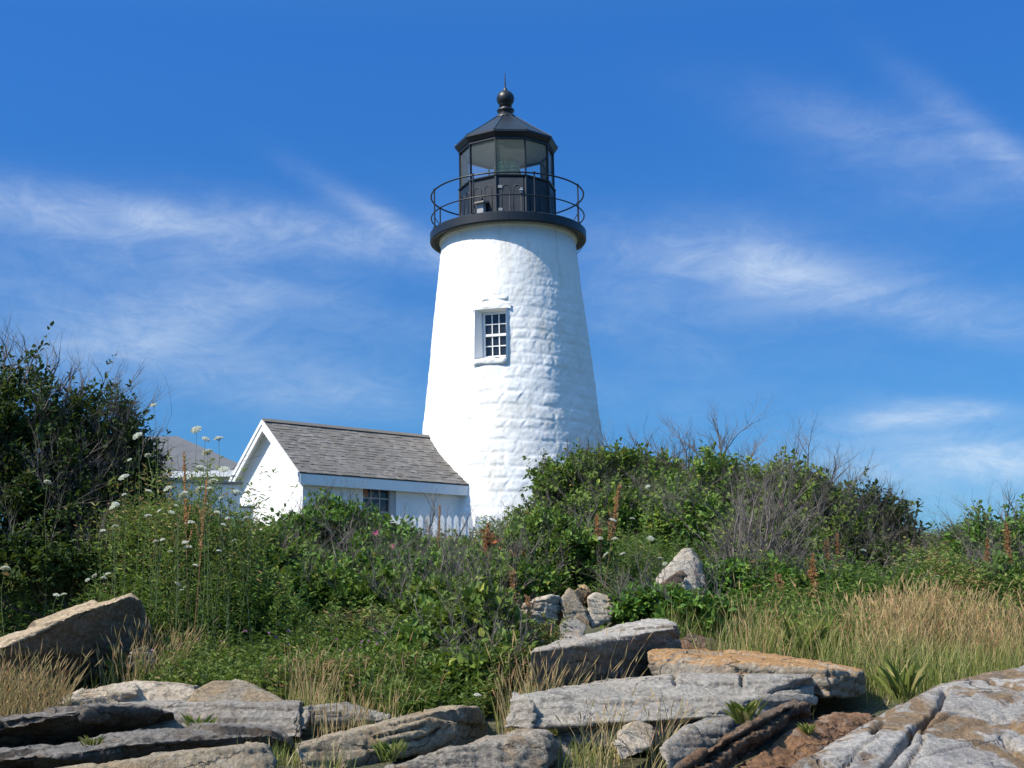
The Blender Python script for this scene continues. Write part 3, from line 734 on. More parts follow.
#PART3
# ================================================================== ROCKS
ROCK_BVH_SRC = []
def chull(pts):
    bm = bmesh.new()
    for p in pts: bm.verts.new(tuple(p))
    r = bmesh.ops.convex_hull(bm, input=bm.verts)
    bmesh.ops.delete(bm, geom=[g for g in r['geom_interior'] if isinstance(g, bmesh.types.BMVert)], context='VERTS')
    return bm
def rock(name, label, hulls, mat, voxel=.02, amp=.03, strata=.02, sthick=.09, sdir=(0, .15, 1), seed=1, cracks=(), round_=1, cat='rock', group=None, cut=()):
    """hulls: lists of (px, py, Y) corner points; merged, softened, then weathered along their bedding"""
    bm = bmesh.new()
    for h in hulls:
        b2 = chull([P(*q) if len(q) == 3 else q[:3] for q in h]); tmp = bpy.data.meshes.new('tmp'); b2.to_mesh(tmp); b2.free(); bm.from_mesh(tmp); bpy.data.meshes.remove(tmp)
    bmesh.ops.recalc_face_normals(bm, faces=bm.faces)
    me = bpy.data.meshes.new(name); bm.to_mesh(me); bm.free()
    o = bpy.data.objects.new(name, me); COL.objects.link(o)
    rmod = o.modifiers.new('r', 'REMESH'); rmod.mode = 'VOXEL'; rmod.voxel_size = voxel
    dg = bpy.context.evaluated_depsgraph_get(); m2 = bpy.data.meshes.new_from_object(o.evaluated_get(dg))
    bpy.data.objects.remove(o); bpy.data.meshes.remove(me)
    n = len(m2.vertices); V = np.empty(n*3, np.float32); m2.vertices.foreach_get('co', V); V = V.reshape(-1, 3).astype(float)
    E = np.empty(len(m2.edges)*2, np.int32); m2.edges.foreach_get('vertices', E); E = E.reshape(-1, 2)
    deg = np.bincount(E.ravel(), minlength=n)[:, None]
    def smooth(A):
        Q = np.zeros_like(A); np.add.at(Q, E[:, 0], A[E[:, 1]]); np.add.at(Q, E[:, 1], A[E[:, 0]]); return Q/np.maximum(deg, 1)
    for _ in range(round_): V = V*.4+smooth(V)*.6
    N = np.empty(n*3, np.float32); m2.vertices.foreach_set('co', V.astype(np.float32).ravel()); m2.update()
    m2.vertices.foreach_get('normal', N); N = N.reshape(-1, 3).astype(float)
    for _ in range(2): N = smooth(N)
    N /= np.maximum(np.linalg.norm(N, axis=1, keepdims=True), 1e-6)
    sd = np.array(sdir, float); sd /= np.linalg.norm(sd)
    d = fbm(V*1.3, seed, 2)*amp*1.0 + fbm(V*5, seed+9, 4)*amp*.5 + np.abs(fbm(V*11, seed+19, 4))*amp*-.6 + fbm(V*24, seed+29, 3)*amp*.28
    h = V@sd + fbm(V*1.3, seed+3, 3)*sthick*1.1
    side = 1-np.abs(N@sd)
    k = h/sthick; f = k-np.floor(k); lay = _h(np.floor(k), 0, 0, seed)-.5
    d += side*strata*(lay*2 - 2.4*np.exp(-((f-.03)/.11)**2)*_h(np.floor(k), 1, 0, seed))
    # coarse facets: blocks broken off along joints
    q = V@np.array([[.8, -.6, 0], [.6, .8, 0], [0, 0, 1]])*np.array([1.9, 1.9, 3.4])+fbm(V*1.5, seed+33, 2)[:, None]*.35
    d += (_h(np.floor(q[:, 0]), np.floor(q[:, 1]), np.floor(q[:, 2]), seed+2)-.5)*amp*1.3
    if cracks:                              # open joints cut into the near faces
        k_ = V@fwd; U = np.stack([512+F_PX*(V@rgt)/k_, 384-F_PX*(V@upv)/k_], -1); near = (N*V).sum(1) < .05*np.linalg.norm(V, axis=1)
        U = U+np.stack([fbm(V*7, seed+50, 3), fbm(V*7, seed+51, 3)], -1)*3.0
        for pl, wdt, dep in cracks:
            for a, b_ in zip(pl[:-1], pl[1:]):
                A, B = np.array(a, float), np.array(b_, float); ln = B-A; L = np.linalg.norm(ln); ln /= L
                s_ = np.clip((U-A)@ln, 0, L); dist = np.linalg.norm(U-A-np.outer(s_, ln), axis=1)
                cut_ = dep*np.exp(-(dist/wdt)**2)*near; d = np.minimum(d, np.where(cut_ > dep*.05, d-cut_, d)) if False else d-cut_
    V = V+N*d[:, None]
    m2.vertices.foreach_set('co', V.astype(np.float32).ravel())
    m2.polygons.foreach_set('use_smooth', np.ones(len(m2.polygons), bool)); m2.update()
    ROCK_BVH_SRC.append((V, [tuple(p.vertices) for p in m2.polygons]))
    base = np.array([V[:, 0].mean(), V[:, 1].mean(), V[:, 2].min()])
    m2.materials.clear()
    m2.name = name
    return tag(link(name, m2, mat, None, base), label, cat, group)
def slab(front, back): return list(front)+list(back)
m_grey = mat_rock('grey_slab_stone', (.36, .355, .345), (.25, .245, .24), rust_amt=.15, dark_amt=.35, streak=6, seed=1)
m_bluegrey = mat_rock('blue_grey_ledge_stone', (.42, .415, .405), (.29, .29, .285), rust_amt=.10, dark_amt=.5, streak=10, seed=2)
m_tan = mat_rock('tan_stone', (.36, .31, .235), (.27, .25, .215), rust=(.30, .19, .09), rust_amt=.45, dark_amt=.25, streak=5, seed=3)
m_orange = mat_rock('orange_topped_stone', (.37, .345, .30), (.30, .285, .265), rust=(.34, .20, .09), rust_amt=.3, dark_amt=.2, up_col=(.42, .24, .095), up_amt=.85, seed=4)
m_wedge = mat_rock('shaded_tilted_stone', (.25, .22, .18), (.19, .165, .135), rust=(.20, .12, .06), rust_amt=.3, dark_amt=.12, streak=3, up_col=(.47, .39, .29), up_amt=.9, rot=(0, R(20), 0), seed=5)  # front shade and sunlit top edge are put into the stone colours
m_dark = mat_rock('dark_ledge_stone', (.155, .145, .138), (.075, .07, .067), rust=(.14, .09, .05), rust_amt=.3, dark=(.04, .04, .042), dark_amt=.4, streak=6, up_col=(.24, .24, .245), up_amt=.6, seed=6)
m_brown = mat_rock('brown_layered_stone', (.17, .12, .085), (.085, .07, .06), rust=(.24, .12, .06), rust_amt=.5, dark=(.05, .045, .045), dark_amt=.5, streak=9, rot=(0, R(-25), 0), seed=7)
m_pale = mat_rock('pale_stone', (.52, .48, .42), (.40, .36, .305), rust=(.40, .23, .09), rust_amt=.25, dark_amt=.2, seed=8)
m_big = mat_rock('streaked_grey_ochre_stone', (.40, .40, .405), (.27, .27, .28), rust=(.25, .16, .08), rust_lo=.485, rust_amt=.9, dark=(.11, .11, .12), dark_amt=.45, streak=6, rot=(R(20), R(-35), 0), seed=9)

# left foreground
rock('boulder', 'long brown boulder tilted upward with an orange sunlit top edge, at the left edge', [[(-60, 668, 9.2), (0, 648, 9.4), (75, 613, 9.9), (128, 596, 10.4), (140, 600, 10.6), (150, 632, 10.9), (146, 655, 11.0), (128, 668, 10.8), (0, 716, 10.0), (-60, 730, 9.9),
     (-60, 662, 9.8), (0, 641, 10.0), (75, 608, 10.6), (132, 592, 11.0), (146, 620, 11.3), (140, 655, 11.5), (-60, 700, 10.7)]], m_wedge, amp=.035, strata=.007, sdir=(.42, .1, 1), seed=2, cat='boulder')
rock('rock', 'small grey rock wedged under the right end of the tilted brown boulder', [[(122, 668, 10.2), (132, 650, 10.2), (148, 645, 10.3), (156, 655, 10.4), (152, 672, 10.3), (128, 655, 10.7), (154, 660, 10.8)]], m_grey, voxel=.015, amp=.02, seed=3)
rock('ledge_rock', 'low knobbly pale ledge with an ochre patch below the tilted boulder', [[(58, 704, 8.9), (75, 696, 9.0), (105, 686, 9.1), (130, 681, 9.3), (165, 684, 9.3), (196, 690, 9.2), (200, 712, 9.1), (60, 716, 8.9), (75, 692, 9.6), (135, 680, 9.8), (198, 688, 9.8)],
     [(103, 690, 9.0), (135, 680, 9.1), (140, 695, 9.0), (112, 700, 9.0), (140, 690, 9.3)]], m_pale, voxel=.018, amp=.035, seed=4)
rock('rock', 'smooth rounded tan hump of rock above the layered ledge', [[(186, 704, 8.9), (194, 690, 9.0), (212, 681, 9.1), (232, 681, 9.2), (262, 690, 9.2), (294, 703, 9.1), (290, 712, 9.0), (190, 712, 8.9), (215, 681, 9.5), (240, 682, 9.7), (285, 700, 9.6)]], m_tan, voxel=.018, amp=.02, strata=.01, seed=5)
rock('ledge_rock', 'long flat grey ledge of thin layers beneath the tan hump', [[(60, 708, 8.7), (180, 703, 8.7), (300, 704, 8.8), (308, 712, 8.8), (306, 740, 8.6), (180, 742, 8.5), (70, 730, 8.5), (180, 700, 9.3), (300, 701, 9.3), (80, 702, 9.2)],
     [(306, 704, 8.8), (345, 706, 8.9), (392, 716, 9.0), (385, 724, 8.9), (310, 728, 8.8), (350, 703, 9.3), (385, 712, 9.3)]], m_grey, amp=.025, strata=.035, sthick=.06, seed=6, cracks=[([(70, 709), (180, 706), (300, 711)], 1.2, .035), ([(90, 720), (190, 722), (304, 722)], 1.1, .025), ([(310, 713), (390, 722)], 1.1, .025), ([(303, 706), (305, 738)], 1.8, .08)])
rock('ledge_rock', 'dark brown shaded ledge with a notched top at the left edge', [[(-70, 730, 8.0), (20, 722, 8.0), (60, 716, 8.1), (88, 711, 8.2), (92, 706, 8.2), (125, 704, 8.3), (178, 712, 8.5), (182, 728, 8.75), (176, 738, 8.75), (100, 750, 8.6), (-70, 762, 8.4), (-70, 722, 8.5), (90, 703, 8.8), (170, 708, 8.9)]], m_dark, amp=.05, strata=.03, seed=7)
rock('ledge_rock', 'blue-grey ledge with a wavy crest along the bottom left', [[(-60, 764, 7.3), (60, 757, 7.4), (100, 746, 7.5), (112, 736, 7.6), (135, 732, 7.7), (200, 735, 7.9), (270, 733, 8.0), (292, 742, 8.1), (300, 768, 8.3), (200, 790, 8.1), (-60, 800, 7.8), (110, 733, 8.1), (270, 730, 8.4), (-60, 755, 7.8)]], m_dark, amp=.055, strata=.035, sthick=.12, seed=8)
rock('rock', 'light brown flat-topped rock at the bottom edge left of the tan boulder', [[(40, 772, 6.9), (150, 757, 7.0), (230, 746, 7.2), (262, 747, 7.3), (276, 765, 7.3), (270, 800, 7.0), (60, 800, 6.8), (160, 752, 7.5), (264, 744, 7.6)]], m_tan, amp=.025, strata=.03, sthick=.07, seed=9)
rock('boulder', 'tan wedge boulder with a dark crack, bottom centre left', [[(293, 745, 7.6), (350, 733, 7.9), (400, 719, 8.1), (440, 709, 8.3), (478, 707, 8.6), (486, 722, 8.8), (490, 745, 8.8), (440, 775, 8.3), (306, 790, 7.5), (330, 736, 8.5), (440, 706, 9.0), (478, 706, 9.2)],
     [(370, 735, 7.85), (430, 716, 8.0), (456, 722, 8.1), (458, 738, 8.1), (425, 758, 8.0), (390, 760, 7.85), (440, 730, 8.6)]], m_tan, amp=.03, strata=.010, sdir=(-.25, .3, 1), seed=10, voxel=.015, cracks=[([(376, 737), (400, 732), (413, 729), (424, 724)], 1.1, .04), ([(390, 742), (420, 739), (441, 728)], 1.2, .045)], cat='boulder')
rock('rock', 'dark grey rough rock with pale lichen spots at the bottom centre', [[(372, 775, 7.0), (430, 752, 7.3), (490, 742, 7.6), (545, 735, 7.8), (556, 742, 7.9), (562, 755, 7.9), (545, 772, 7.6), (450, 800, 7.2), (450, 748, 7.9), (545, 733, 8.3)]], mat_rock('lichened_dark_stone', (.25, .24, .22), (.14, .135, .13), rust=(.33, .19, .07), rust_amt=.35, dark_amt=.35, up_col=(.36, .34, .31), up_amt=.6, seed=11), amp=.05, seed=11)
rock('rock', 'small flat light grey rock beside the dark lichened rock', [[(548, 745, 8.0), (556, 736, 8.1), (574, 736, 8.2), (582, 742, 8.2), (572, 770, 7.9), (540, 780, 7.8), (560, 735, 8.5), (580, 740, 8.5)]], m_grey, voxel=.016, amp=.02, seed=12)
# middle slabs
rock('slab', 'thick grey slab with a bright flat top and shaded front, right of the dark bush', [[(528, 652, 8.7), (600, 645, 9.1), (665, 629, 9.6), (679, 626, 9.9), (682, 650, 10.0), (676, 690, 9.9), (600, 706, 9.3), (538, 706, 8.9),
     (533, 649, 8.95), (585, 633, 9.7), (640, 618, 10.5), (668, 617, 10.6), (679, 622, 10.4), (683, 660, 10.5)]], mat_rock('sunlit_topped_slab', (.22, .205, .185), (.17, .16, .15), rust=(.19, .13, .07), rust_amt=.3, dark_amt=.25, up_col=(.44, .435, .425), up_amt=.95, seed=13), amp=.022, strata=.015, seed=13, cat='slab')  # lighter top and darker sides paint sun and shade into the slab
rock('slab', 'orange-topped pale slab overhanging at its right end', [[(645, 650, 9.3), (690, 656, 9.2), (760, 662, 9.1), (830, 668, 9.0), (862, 672, 9.3), (866, 690, 9.35), (862, 698, 9.3), (830, 697, 8.95), (700, 690, 9.1), (655, 680, 9.2), (646, 664, 9.2),
     (650, 649, 9.9), (700, 648, 10.3), (770, 653, 10.3), (835, 663, 10.1), (862, 670, 9.8)]], m_orange, amp=.025, strata=.02, seed=14, cracks=[([(735, 671), (775, 674)], 1.4, .05), ([(829, 666), (832, 696)], 1.4, .04)], cat='slab')
rock('slab', 'long blue-grey slab with a ragged lower edge under the orange-topped slab', [[(512, 696, 8.2), (600, 686, 8.5), (660, 678, 8.7), (740, 674, 8.8), (806, 676, 8.8), (816, 688, 8.85), (817, 706, 8.8), (800, 720, 8.6), (700, 718, 8.2), (640, 722, 8.1), (515, 730, 8.0), (600, 680, 9.1), (740, 670, 9.5), (812, 674, 9.4)],
     [(560, 716, 8.3), (610, 712, 8.25), (700, 706, 8.4), (785, 712, 8.6), (770, 740, 8.4), (640, 750, 8.1), (560, 745, 8.1), (700, 705, 9.0)]], m_bluegrey, voxel=.016, amp=.02, strata=.04, sthick=.08, seed=15, cracks=[([(674, 674), (674, 684)], 1.6, .08), ([(742, 672), (743, 683)], 1.6, .09), ([(545, 700), (620, 703), (700, 700), (760, 702)], 1.2, .025), ([(680, 684), (735, 682)], 1.2, .04), ([(770, 690), (812, 684)], 1.4, .05)], cat='slab')
rock('rock', 'small blue-grey block standing beside the black gap under the dark bush', [[(505, 728, 8.0), (507, 700, 8.1), (512, 690, 8.2), (530, 692, 8.1), (536, 706, 8.05), (533, 732, 7.95), (512, 690, 8.5), (532, 700, 8.5)]], m_bluegrey, voxel=.015, amp=.025, seed=16)
rock('rock', 'pale grey sloping rock among green grass tufts at the bottom', [[(660, 748, 7.5), (682, 730, 7.8), (708, 718, 8.1), (738, 716, 8.2), (728, 738, 8.0), (690, 768, 7.6), (665, 770, 7.4), (700, 720, 8.5), (738, 715, 8.5)]], m_grey, voxel=.018, amp=.02, seed=17)
rock('rock', 'small tan-grey stone half hidden in straw grass below the long slab', [[(612, 742, 7.7), (622, 728, 7.9), (640, 722, 8.0), (654, 730, 8.0), (650, 750, 7.8), (620, 765, 7.6), (640, 724, 8.3)]], m_pale, voxel=.018, amp=.02, seed=18)
rock('rock', 'dark brown layered rock slanting up to the right below the long slab', [[(672, 775, 7.0), (700, 752, 7.2), (750, 722, 7.6), (792, 704, 7.9), (806, 704, 8.1), (812, 722, 8.2), (796, 740, 8.0), (770, 756, 7.7), (740, 765, 7.4), (690, 800, 7.0), (720, 735, 8.0), (795, 702, 8.5)]], m_brown, amp=.045, strata=.045, sthick=.10, sdir=(-.45, .1, .9), seed=19, cracks=[([(745, 768), (775, 742), (805, 716)], 2.0, .09), ([(700, 762), (745, 733), (790, 712)], 1.6, .06)])
rock('rock', 'low reddish-brown rocks in the hollow left of the big streaked rock', [[(735, 768, 7.3), (770, 744, 7.7), (820, 722, 8.1), (868, 712, 8.5), (876, 720, 8.5), (840, 748, 8.0), (800, 775, 7.4), (740, 790, 7.1), (830, 716, 8.8), (872, 712, 8.9)]], mat_rock('reddish_stone', (.24, .145, .09), (.16, .10, .07), rust=(.28, .15, .07), rust_amt=.5, dark=(.06, .045, .04), dark_amt=.4, streak=5, seed=20), amp=.06, strata=.04, seed=20)
rock('boulder', 'big streaked grey and ochre rock filling the bottom right corner', [[(770, 782, 6.0), (820, 752, 6.5), (880, 722, 7.0), (912, 704, 7.4), (944, 684, 7.7), (982, 672, 7.9), (1060, 664, 8.1), (1060, 800, 6.0), (900, 830, 5.6), (780, 800, 5.9), (930, 690, 8.3), (1060, 662, 8.9)]], m_big, voxel=.016, amp=.02, strata=.025, sthick=.2, sdir=(-.6, .5, .6), seed=21,
     cracks=[([(880, 770), (906, 744), (918, 730), (931, 718), (945, 692)], 2.2, .10), ([(872, 733), (884, 718)], 2.0, .07), ([(992, 719), (1010, 724), (1030, 735)], 1.8, .08), ([(990, 682), (1012, 684), (1034, 690)], 1.8, .07), ([(1003, 738), (1030, 760)], 3.0, .10), ([(918, 732), (960, 713), (992, 719)], 1.3, .04), ([(905, 768), (922, 744), (926, 728)], 1.3, .05), ([(840, 768), (880, 738)], 1.2, .03)], cat='boulder')
# rock heap behind the slab
rock('rock', 'white and tan jagged rock at the left of the heap behind the slab', [[(521, 604, 11.0), (545, 598, 11.1), (560, 597, 11.3), (563, 612, 11.4), (556, 628, 11.3), (545, 634, 11.1), (532, 622, 11.0), (520, 612, 11.0), (545, 597, 11.6), (562, 604, 11.8)]], m_pale, voxel=.014, round_=0, amp=.035, seed=22)
rock('rock', 'pointed grey rock leaning in the middle of the heap', [[(560, 600, 11.3), (568, 588, 11.5), (574, 592, 11.5), (592, 622, 11.3), (586, 630, 11.2), (563, 626, 11.1), (572, 590, 11.8), (590, 620, 11.7)]], m_tan, voxel=.014, round_=0, amp=.025, sdir=(.8, 0, .5), seed=23)
rock('rock', 'ochre-tan cracked rock topmost on the heap', [[(569, 590, 11.8), (575, 585, 11.9), (586, 584, 12.0), (592, 592, 12.0), (588, 602, 11.9), (574, 604, 11.7), (580, 584, 12.3), (592, 594, 12.3), (580, 612, 11.9)]], mat_rock('ochre_stone', (.46, .36, .22), (.34, .24, .13), rust=(.42, .22, .08), rust_amt=.4, dark_amt=.3, seed=24), voxel=.014, round_=0, amp=.035, seed=24)
rock('rock', 'pale grey-tan slab at the right of the heap', [[(586, 600, 11.6), (594, 594, 11.8), (612, 598, 11.9), (616, 606, 11.8), (608, 622, 11.6), (592, 628, 11.4), (596, 595, 12.2), (614, 602, 12.2)]], m_pale, voxel=.014, round_=0, amp=.025, seed=25)
rock('rock', 'grey flat rock lowest in the heap behind the slab', [[(557, 626, 10.9), (565, 619, 11.0), (580, 619, 11.1), (588, 626, 11.0), (584, 640, 10.8), (560, 642, 10.8), (570, 618, 11.4), (586, 624, 11.4)]], m_grey, voxel=.014, round_=0, amp=.02, seed=26)
rock('rock', 'small brown rock with low vegetation just right of the heap', [[(620, 596, 12.3), (632, 588, 12.5), (648, 592, 12.6), (652, 602, 12.4), (630, 608, 12.2), (636, 588, 12.9)]], m_tan, voxel=.02, amp=.03, seed=27)
rock('boulder', 'pale pointed boulder standing high among the right bushes', [[(653, 583, 12.6), (664, 566, 12.8), (682, 549, 13.0), (692, 548, 13.0), (703, 562, 13.0), (706, 585, 12.8), (696, 596, 12.6), (660, 596, 12.5), (688, 548, 13.5), (704, 570, 13.5)]], mat_rock('bright_grey_stone', (.48, .46, .43), (.38, .36, .33), rust_amt=.1, dark_amt=.2, seed=28), voxel=.02, amp=.03, strata=.01, seed=28, cat='boulder')
rock('rock', 'small brown sloping rock leaning on the pale pointed boulder', [[(655, 588, 12.2), (668, 577, 12.3), (682, 569, 12.5), (688, 576, 12.5), (682, 590, 12.3), (660, 597, 12.1), (680, 570, 12.7)]], m_brown, voxel=.016, amp=.02, seed=29)
rock('rock', 'low brown rocks peeping out right of the bright slab', [[(676, 646, 10.8), (684, 632, 10.9), (700, 636, 11.0), (720, 642, 11.0), (738, 646, 11.0), (740, 656, 10.8), (690, 664, 10.6), (690, 632, 11.3), (736, 645, 11.4)]], m_brown, voxel=.02, amp=.04, strata=.03, seed=30)
rock('rock', 'flat brownish rock in the grass right of the orange-topped slab', [[(772, 658, 10.6), (785, 653, 10.8), (808, 656, 10.8), (812, 664, 10.6), (776, 668, 10.4), (795, 652, 11.2)]], m_tan, voxel=.02, amp=.02, seed=31)
rock('rock', 'pink-grey rock at the foot of the right bush behind the dry grass', [[(862, 590, 13.6), (870, 583, 13.7), (884, 577, 13.9), (892, 580, 13.9), (890, 598, 13.6), (866, 602, 13.4), (884, 577, 14.3)]], mat_rock('pinkish_stone', (.42, .37, .35), (.30, .24, .22), rust=(.38, .2, .12), rust_amt=.4, dark_amt=.25, seed=32), voxel=.02, amp=.03, seed=32)
bv, bf, nb = [], [], 0
for V_, F_ in ROCK_BVH_SRC:
    bv += [Vector(v) for v in V_]; bf += [tuple(i+nb for i in f) for f in F_]; nb += len(V_)
ROCKS = BVHTree.FromPolygons(bv, bf)
del bv, bf
def clear_of_rocks(B):
    keep = np.ones(len(B), bool)
    for i, p in enumerate(B):
        h = ROCKS.ray_cast(Vector((p[0], p[1], p[2]+3)), Vector((0, 0, -1)), 3.2)
        if h[0] is not None and h[0].z > p[2]+.03: keep[i] = False
    return keep
#PART4
# ================================================================== VEGETATION
def unit(v): return v/np.maximum(np.linalg.norm(v, axis=-1, keepdims=True), 1e-9)
def leaf_geo(pos, axis, nrm, L, Wd, fold=.18):
    """six-cornered folded leaves; returns verts, quads"""
    n = len(pos); side = unit(np.cross(axis, nrm)); nrm = unit(np.cross(side, axis))
    L = np.broadcast_to(L, (n,))[:, None]; Wd = np.broadcast_to(Wd, (n,))[:, None]
    v = np.empty((n, 6, 3))
    v[:, 0] = pos; v[:, 3] = pos+axis*L-nrm*L*.12
    for k, (f, s) in enumerate(((.3, 1), (.68, .85))):
        v[:, 1+k] = pos+axis*L*f+side*Wd*.5*s+nrm*Wd*fold
        v[:, 5-k] = pos+axis*L*f-side*Wd*.5*s+nrm*Wd*fold
    i = np.arange(n)[:, None]*6
    F = np.concatenate([i+np.array([[0, 1, 2, 3]]), i+np.array([[0, 3, 4, 5]])])
    return v.reshape(-1, 3), F
def foliage(name, lobes, n, L, mat, parent, seed, wid=.62, sprig=7, droop=.1, gap=.15, fill=.26):
    g = np.random.default_rng(seed)
    vol = np.array([(l[3]*l[4]+l[3]*l[5]+l[4]*l[5]) for l in lobes]); cnt = (n*vol/vol.sum()/sprig).astype(int)
    PP, AX, NN, LL, TT = [], [], [], [], []
    for l, c in zip(lobes, cnt):
        ctr = np.array(l[:3]); rad = np.array(l[3:6])
        c2 = int(c*1.6)
        d = unit(g.normal(size=(c2, 3))); d[:, 2] = np.where(d[:, 2] < -.35, -d[:, 2]*.6, d[:, 2]); d = unit(d)
        lump = fbm(d*2.6+seed, seed, 3); lump2 = fbm(d*6.5+seed*2, seed+4, 2)
        rr = 1+lump*.50+lump2*.28
        inner = g.random(c2) < fill
        depth = np.where(inner, g.uniform(.30, .85, c2), 1-np.abs(g.normal(0, .07, c2)))
        shoot = g.random(c2) < .08
        depth = np.where(shoot, depth+g.uniform(0, .34, c2), depth)
        gapn = fbm(d*5.0+seed*3, seed+8, 2)
        keep = inner | (gapn > -gap) 
        p = ctr+d*rad*(rr*depth)[:, None]
        p, d = p[keep][:c], d[keep][:c]; dep_ = depth[keep][:c]
        m = len(p)
        ax = unit(d*.8+np.array([0, 0, .55])+g.normal(0, .45, (m, 3)))
        tn = g.random(m)*.5
        SL = L*2.4*g.uniform(.7, 1.3, m)
        ref = unit(np.cross(ax, g.normal(size=(m, 3))))
        up2 = unit(np.cross(ref, ax))
        for k in range(sprig):
            f = k/(sprig-1)
            s = 0 if k == sprig-1 else (1 if k % 2 else -1)
            PP.append(p+ax*(SL*(f-.4))[:, None]+g.normal(0, L*.25, (m, 3)))
            a = unit(ax*.7+ref*s*.9+g.normal(0, .35, (m, 3))-np.array([0, 0, droop]))
            AX.append(a); nn = unit(d*.5+np.array([-.12, -.05, .75])+up2*.3+g.normal(0, .42, (m, 3))); NN.append(nn)
            LL.append(L*g.uniform(.5, 1.45, m)); TT.append(np.clip(tn+g.random(m)*.5, 0, 1))
    PP, AX, NN, LL, TT = (np.concatenate(q) for q in (PP, AX, NN, LL, TT))
    gr = gz(PP[:, 0], PP[:, 1]); ok = PP[:, 2] > gr-.02
    PP, AX, NN, LL, TT = PP[ok], AX[ok], NN[ok], LL[ok], TT[ok]
    V, F = leaf_geo(PP, AX, NN, LL, LL*wid)
    return link(name, np_mesh(name, V, F, False, np.repeat(TT, 6)), mat, parent)
def seg_mesh(name, A, B, ra, rb, mat, parent, k=3, loc=None):
    A, B = np.array(A), np.array(B); n = len(A); ra = np.array(ra)[:, None]; rb = np.array(rb)[:, None]
    t_ = unit(B-A); a = unit(np.cross(t_, np.where(np.abs(t_[:, 2:3]) < .9, [[0, 0, 1.]], [[1., 0, 0]]))); b_ = np.cross(t_, a)
    v = np.empty((n, 2*k, 3))
    for j in range(k):
        q = 2*math.pi*j/k; o = a*math.cos(q)+b_*math.sin(q)
        v[:, j] = A+o*ra; v[:, k+j] = B+o*rb
    i = np.arange(n)[:, None]*2*k
    F = np.concatenate([i+np.array([[j, (j+1) % k, k+(j+1) % k, k+j]]) for j in range(k)])
    return link(name, np_mesh(name, v.reshape(-1, 3), F, False), mat, parent, loc)
def grow(starts, seed, levels=3, spread=.55, grav=.0, crook=.16, kids=(3, 5)):
    """starts: (pos, dir, length, radius); returns crooked branching segments"""
    g = random.Random(seed); A, B, ra, rb = [], [], [], []
    def br(p, d, L, r, lev):
        n = max(3, int(L/.07)); st = L/n; q = np.array(p, float); d = np.array(d, float)
        sites = sorted(g.sample(range(1, n+1), min(n, g.randint(*kids)))) if lev > 0 else []
        for i in range(1, n+1):
            d = d+np.array([g.gauss(0, crook), g.gauss(0, crook), g.gauss(0, crook)*.7+grav]); d = d/np.linalg.norm(d)
            q2 = q+d*st; r0_ = r*(1-.75*(i-1)/n); r1_ = r*(1-.75*i/n)
            A.append(q); B.append(q2); ra.append(r0_); rb.append(r1_)
            if i in sites:
                e = d+np.array([g.gauss(0, spread), g.gauss(0, spread), abs(g.gauss(0, spread))*.8]); e /= np.linalg.norm(e)
                br(q2, e, L*g.uniform(.35, .65), r1_*.75, lev-1)
            q = q2
    for s in starts: br(*s, levels)
    return A, B, ra, rb
def blob_mesh(P_, r, g, tint=True):
    """small four-sided specks"""
    n = len(P_); base = np.array([[1, 1, 1], [1, -1, -1], [-1, 1, -1], [-1, -1, 1]])*.62
    r = np.broadcast_to(r, (n,))
    v = P_[:, None]+base[None]*r[:, None, None]*g.uniform(.7, 1.3, (n, 4, 1))
    i = np.arange(n)[:, None]*4
    F = np.concatenate([i+np.array([q]) for q in ([0, 1, 2], [0, 3, 1], [0, 2, 3], [1, 3, 2])])
    return v.reshape(-1, 3), F

